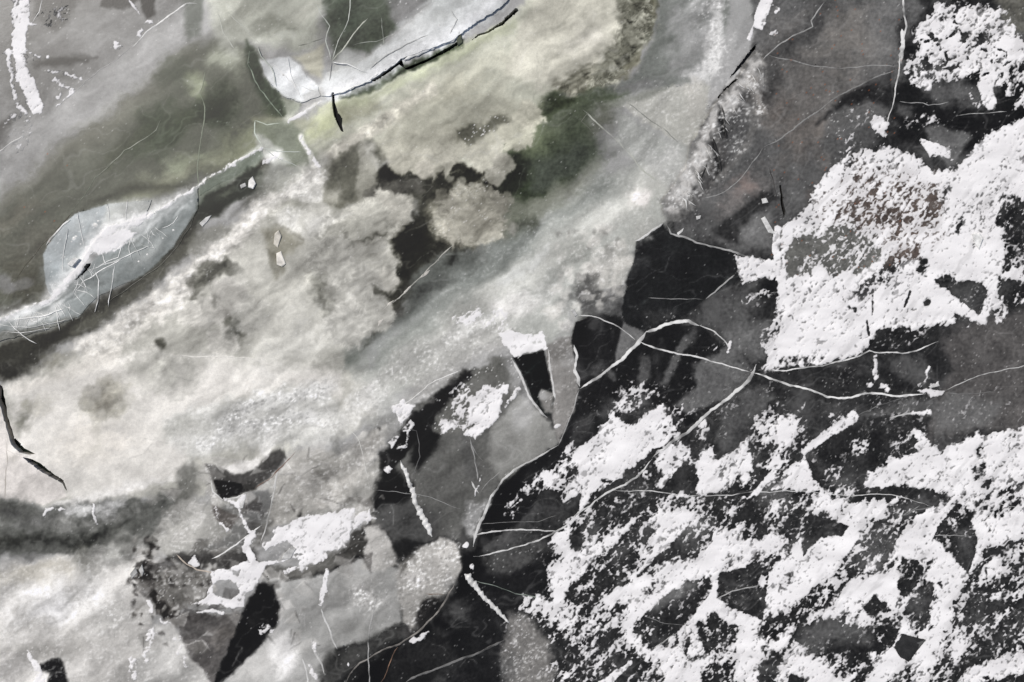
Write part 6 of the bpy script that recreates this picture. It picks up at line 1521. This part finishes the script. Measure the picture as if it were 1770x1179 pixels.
K([(1085, 178), (1120, 205), (1172, 246)], 2.4, (126, 128, 122), 'dim crease between the two pale plates under the ridge')
K([(1020, 192), (1005, 210), (1030, 235)], 2, (96, 98, 88), 'dim crease at the head of the green pool')
K([(1330, 290), (1338, 320), (1342, 350)], 2, (44, 42, 40), 'thin dark crack near the porous snow edge')
K([(441, 208), (440, 230), (452, 250)], 3, (196, 204, 192), 'pale left edge of the glassy block where the left ridge ends')
K([(441, 208), (462, 216), (485, 213)], 2.4, (190, 198, 184), 'pale upper edge of the glassy block where the left ridge ends')
K([(455, 256), (480, 262), (520, 262)], 1.8, (190, 196, 188), 'thin level crack below the glassy block')
K([(458, 258), (490, 278), (515, 288)], 1.8, (180, 186, 178), 'thin slanting crack below the glassy block')
K([(1180, 1108), (1186, 1080)], 3, 210, 'short white sliver beside the forked snow', jit=.4)
K([(560, 700), (590, 730), (620, 760), (630, 800), (640, 850)], 1.6, (206, 206, 200), 'faint pale line down the lumpy ice left of the middle plate')
K([(690, 702), (740, 665), (795, 640)], 2.2, 226, 'thin bright edge above the speckled black strip')
K([(305, 958), (322, 975), (340, 985), (370, 990)], 3, (190, 178, 164), 'tan curved edge left of the holed snow ring')
K([(735, 1026), (768, 1028)], 2, (110, 92, 78), 'thin brown level crack below the round mound', jit=.4)
# rope-like welts
K([(692, 796), (700, 815), (712, 850), (722, 880), (735, 905), (747, 928)], 8, 226, 'rope-like white welt down the grey middle plate', 'welt', 'rope_welt', z=.03, rope=True, w1=14)
K([(803, 992), (815, 1008), (830, 1025), (850, 1045), (868, 1065), (880, 1077)], 14, 222, 'rope-like white welt from the round mound to the frosted patch', 'welt', 'rope_welt', z=.03, rope=True, w1=7)
#---CRACK-END

# veins of the left slabs are parts of those slabs
def vein(slab, pts, w, tone, z):
    k_ = slab_objs.index(slab); m_ = max(float(slab_z(k_, np.float32(p[0]), np.float32(p[1]))) for p in pts)
    o = K(pts, w, tone, '', name='vein', z=.004, base=m_ + .002, jit=.7, parent=slab)
    return o
rv = random.Random(5)
if len(slab_objs) >= 4:
    A, Bs, Cs, Ds = slab_objs[:4]
    for pts, z in [([(134, 368), (140, 400), (146, 428)], .16), ([(185, 352), (190, 385)], .16), ([(220, 345), (219, 382)], .16), ([(118, 395), (112, 430), (110, 470)], .17)]:
        vein(A, pts, 1.8, 226, z * .45)
    for pts in [[(95, 525), (100, 555), (104, 572)], [(110, 522), (122, 545), (126, 555)], [(165, 470), (172, 485), (170, 520), (165, 540)], [(200, 455), (195, 490), (188, 530)],
                [(60, 535), (75, 560), (80, 572)], [(150, 470), (190, 455), (225, 440), (260, 425)], [(170, 462), (205, 445), (215, 410)], [(222, 410), (250, 425), (270, 430)],
                [(245, 405), (262, 420), (268, 432)], [(130, 500), (150, 505), (165, 515)], [(230, 405), (222, 430), (228, 450)], [(0, 560), (40, 565), (90, 560), (120, 552)], [(0, 574), (50, 574), (90, 568)], [(20, 552), (60, 548), (110, 535)],
                [(280, 395), (300, 385), (310, 372)], [(140, 490), (170, 470), (210, 448)], [(15, 555), (40, 580), (65, 595)], [(100, 520), (130, 540), (140, 545)]]:
        vein(Bs, pts, rv.uniform(1.0, 2.2), rv.choice([246, 236]), .085)
    cr_ = [(0, 556), (30, 542), (60, 532), (92, 518), (120, 490), (140, 464), (165, 428), (195, 408), (230, 396), (265, 384)]
    for i_ in range(46):
        q_ = rv.random() * 8.99; j_ = int(q_); t_ = q_ - j_
        a_ = (cr_[j_][0] + (cr_[j_ + 1][0] - cr_[j_][0]) * t_ + rv.uniform(0, 14), cr_[j_][1] + (cr_[j_ + 1][1] - cr_[j_][1]) * t_ + rv.uniform(2, 14))
        g_ = math.radians(rv.uniform(15, 120)); L_ = rv.uniform(14, 40)
        b_ = (a_[0] + math.cos(g_) * L_, a_[1] + math.sin(g_) * L_); m2 = ((a_[0] + b_[0]) / 2 + rv.uniform(-3, 3), (a_[1] + b_[1]) / 2 + rv.uniform(-3, 3))
        if not inside(np.array([b_[0]]), np.array([b_[1]]), SLABS[1][0])[0]: continue
        vein(Bs, [a_, m2, b_], rv.uniform(.8, 1.8), rv.choice([246, 236, 226]), 0)
    def bubble(slab, x_, y_, r_):
        k_ = slab_objs.index(slab); z_ = float(slab_z(k_, np.float32(x_), np.float32(y_))); n_ = 10
        V_ = [(wx(x_), wy(y_), z_ + .006)] + [(wx(x_ + math.cos(6.283 * q_ / n_) * r_ * rv.uniform(.75, 1.2)), wy(y_ + math.sin(6.283 * q_ / n_) * r_ * .8 * rv.uniform(.75, 1.2)), z_ + .001) for q_ in range(n_)]
        me_ = bpy.data.meshes.new('bubble'); me_.from_pydata(V_, [], [(0, 1 + (q_ + 1) % n_, 1 + q_) for q_ in range(n_)]); me_.update(); me_.materials.append(tone_material(214, .3))
        link(bpy.data.objects.new('bubble', me_), slab)
    for x_, y_, r_ in [(165, 389, 4.5), (170, 382, 2), (128, 412, 3), (132, 409, 2), (140, 422, 1.6), (124, 418, 1.4)]: bubble(A, x_, y_, r_)
    for x_, y_, r_ in [(255, 440, 2), (300, 398, 2.2), (240, 452, 1.8), (282, 412, 1.6), (120, 532, 1.6), (60, 552, 1.6)]: bubble(Bs, x_, y_, r_)
    for x_, y_, r_ in [(700, 70, 2), (650, 110, 2.2), (760, 45, 2), (610, 138, 1.6)]: bubble(Cs, x_, y_, r_)
    for pts in [[(498, 100), (505, 135), (522, 172)], [(470, 110), (500, 140), (545, 158)]]: vein(Ds, pts, 1.6, 232, 0)
    for x_, y_, r_ in [(490, 130, 2), (510, 150, 1.8)]: bubble(Ds, x_, y_, r_)
    rdg = next(o_ for o_ in slab_objs if o_.name.startswith('frosted_ridge')); kr_ = slab_objs.index(rdg)
    for i_ in range(26):
        t_ = rv.random(); x_ = 1300 - 130 * t_ + rv.uniform(-8, 12); y_ = 120 + 230 * t_ + rv.uniform(-10, 10)
        z_ = float(slab_z(kr_, np.float32(x_), np.float32(y_)))
        K([(x_, y_), (x_ + rv.uniform(3, 7), y_ + rv.uniform(3, 8)), (x_ + rv.uniform(8, 15), y_ + rv.uniform(10, 20))], rv.uniform(2, 5), rv.choice([226, 212, 198]), '', name='frost_blade', z=.01, base=z_ + .012, jit=1.2, parent=rdg, w1=1)
    for pts in [[(1246, 182), (1252, 205), (1256, 240)], [(1230, 235), (1240, 262), (1246, 296)], [(1222, 282), (1210, 312)]]:
        z_ = max(float(slab_z(kr_, np.float32(p_[0]), np.float32(p_[1]))) for p_ in pts)
        K(pts, 4, 34, '', name='slot', z=.002, base=z_ + .004, parent=rdg)  # dark strips laid on the surface paint the shade of the slots
    for pts in [[(574, 108), (570, 140)], [(780, 20), (790, 35), (778, 60)], [(640, 120), (690, 85), (740, 62)]]:
        vein(Cs, pts, 2.2, rv.choice([150, 226]), .12)

# the white crest of the left ridge
def crest(pts, w, h, label, w1=None, tone=234, name='snow_crest'):
    return crack(pts, w, tone, label, 'crest', name, z=h, jit=1.6, w1=w1, base=.06 if name == 'snow_crest' else .0, group='crests of the pressure ridge')
crest([(576, 165), (610, 152), (640, 140), (668, 122), (695, 100)], 4, .03, 'white lip of the long slab, left of the step', 3, 236)
crest([(698, 104), (740, 86), (782, 68), (796, 58)], 7, .02, 'rounded white lip of the long slab, right of the step', 12, 230)

# loose shards of ice
def shard(pts, h, tone, label, tilt=(0, 0), cat='ice shard', base=0.0, name='ice_shard', group='loose ice shards'):
    n = len(pts); cx = sum(p[0] for p in pts) / n; cy = sum(p[1] for p in pts) / n
    V = []; F = []
    for k, (zz, sc) in enumerate([(-.02, 1.0), (h * .72, 1.0), (h, .84)]):
        for (a, b) in pts:
            qx_, qy_ = cx + (a - cx) * sc, cy + (b - cy) * sc
            V.append((wx(qx_), wy(qy_), base + zz + ((a - cx) * tilt[0] + (b - cy) * tilt[1]) * PX * (0 if k == 0 else 1)))
    bm = bpy.data.meshes.new(name)
    for k in range(2):
        for i in range(n): F.append((k * n + i, k * n + (i + 1) % n, (k + 1) * n + (i + 1) % n, (k + 1) * n + i))
    F.append(tuple(range(2 * n, 3 * n)))
    bm.from_pydata(V, [], F); bm.update()
    bm.materials.append(tone_material(tone, .25))
    return link(bpy.data.objects.new(name, bm), label=label, cat=cat, group=group)
#---SHARD-BEGIN
shard([(475, 404), (482, 398), (487, 408), (480, 428), (473, 422)], 0.048, (214, 210, 198), 'upper small upright shard in the cream cloud at left centre', (0.09, -0.06))
shard([(478, 438), (486, 434), (494, 456), (488, 461), (479, 458)], 0.060, (236, 232, 222), 'lower small bright shard in the cream cloud at left centre', (-0.09, 0.06))
shard([(430, 312), (437, 305), (443, 318), (438, 327), (429, 324)], 0.066, 230, 'bright angular ice chunk at the right end of the left ridge', (0.12, 0.03))
shard([(415, 320), (424, 316), (426, 322), (417, 326)], 0.030, 190, 'small grey chunk beside the bright angular chunk')
shard([(345, 386), (356, 376), (366, 372), (358, 384), (350, 392)], 0.036, 206, 'pale crumb of ice below the dark crack at left')
shard([(1315, 378), (1322, 374), (1336, 398), (1340, 405), (1328, 402)], 0.036, 226, 'white tilted block beside the vertical seam')
shard([(1316, 344), (1324, 342), (1328, 350), (1318, 352)], 0.024, 222, 'tiny white block above the white tilted block')
shard([(1680, 405), (1692, 404), (1698, 412), (1692, 432), (1684, 420)], 0.090, 236, 'raised white shard on the solid right-hand drift', (0.15, -0.12))
shard([(986, 536), (992, 534), (998, 544), (994, 548)], 0.030, 190, 'small shard at the top left of the small black plate')
shard([(1170, 403), (1182, 394), (1180, 400), (1172, 407)], 0.015, 222, 'small white flake left on the dark ice right of the ridge')
shard([(1203, 374), (1212, 372), (1210, 378), (1204, 380)], 0.015, 190, 'tiny flake upper right of the small white flake')
shard([(795, 40), (800, 34), (795, 62), (788, 58), (780, 52)], 0.102, (206, 208, 206), 'broken corner block in the notch of the long white slab', (0.06, 0.06))
shard([(787, 60), (797, 57), (800, 74), (792, 80)], 0.060, (84, 90, 76), 'dull green block in the notch below the long white slab')
shard([(415, 870), (424, 862), (420, 878), (412, 880)], 0.015, 214, 'small white flake below the dark triangular hole')
shard([(505, 944), (512, 948), (502, 966), (486, 968), (490, 958)], 0.030, 200, 'upright frosted chip below the thick snow mass')
shard([(240, 985), (246, 975), (249, 988), (246, 996)], 0.036, 190, 'narrow pale chip in the dark rubble at lower left')
shard([(225, 992), (234, 980), (238, 990), (228, 1000)], 0.030, 176, 'pale lump left of the narrow chip in the rubble')
shard([(1531, 1100), (1545, 1118), (1560, 1096), (1600, 1106), (1570, 1142), (1556, 1136)], 0.011, 52, 'small kite shaped dark shard lying in the snow at lower right', (.02, .02))
shard([(1572, 1112), (1600, 1106), (1571, 1141), (1566, 1134)], 0.015, 92, 'grey sloping facet on the right of the kite shaped shard', (.03, .0))
shard([(1605, 668), (1622, 662), (1624, 667), (1608, 671)], 0.015, 205, 'small pale chip above the snow bar at right')
shard([(118, 458), (130, 446), (140, 448), (128, 462)], 0.102, 236, 'white block on the left crest', base=.10)
#---SHARD-END
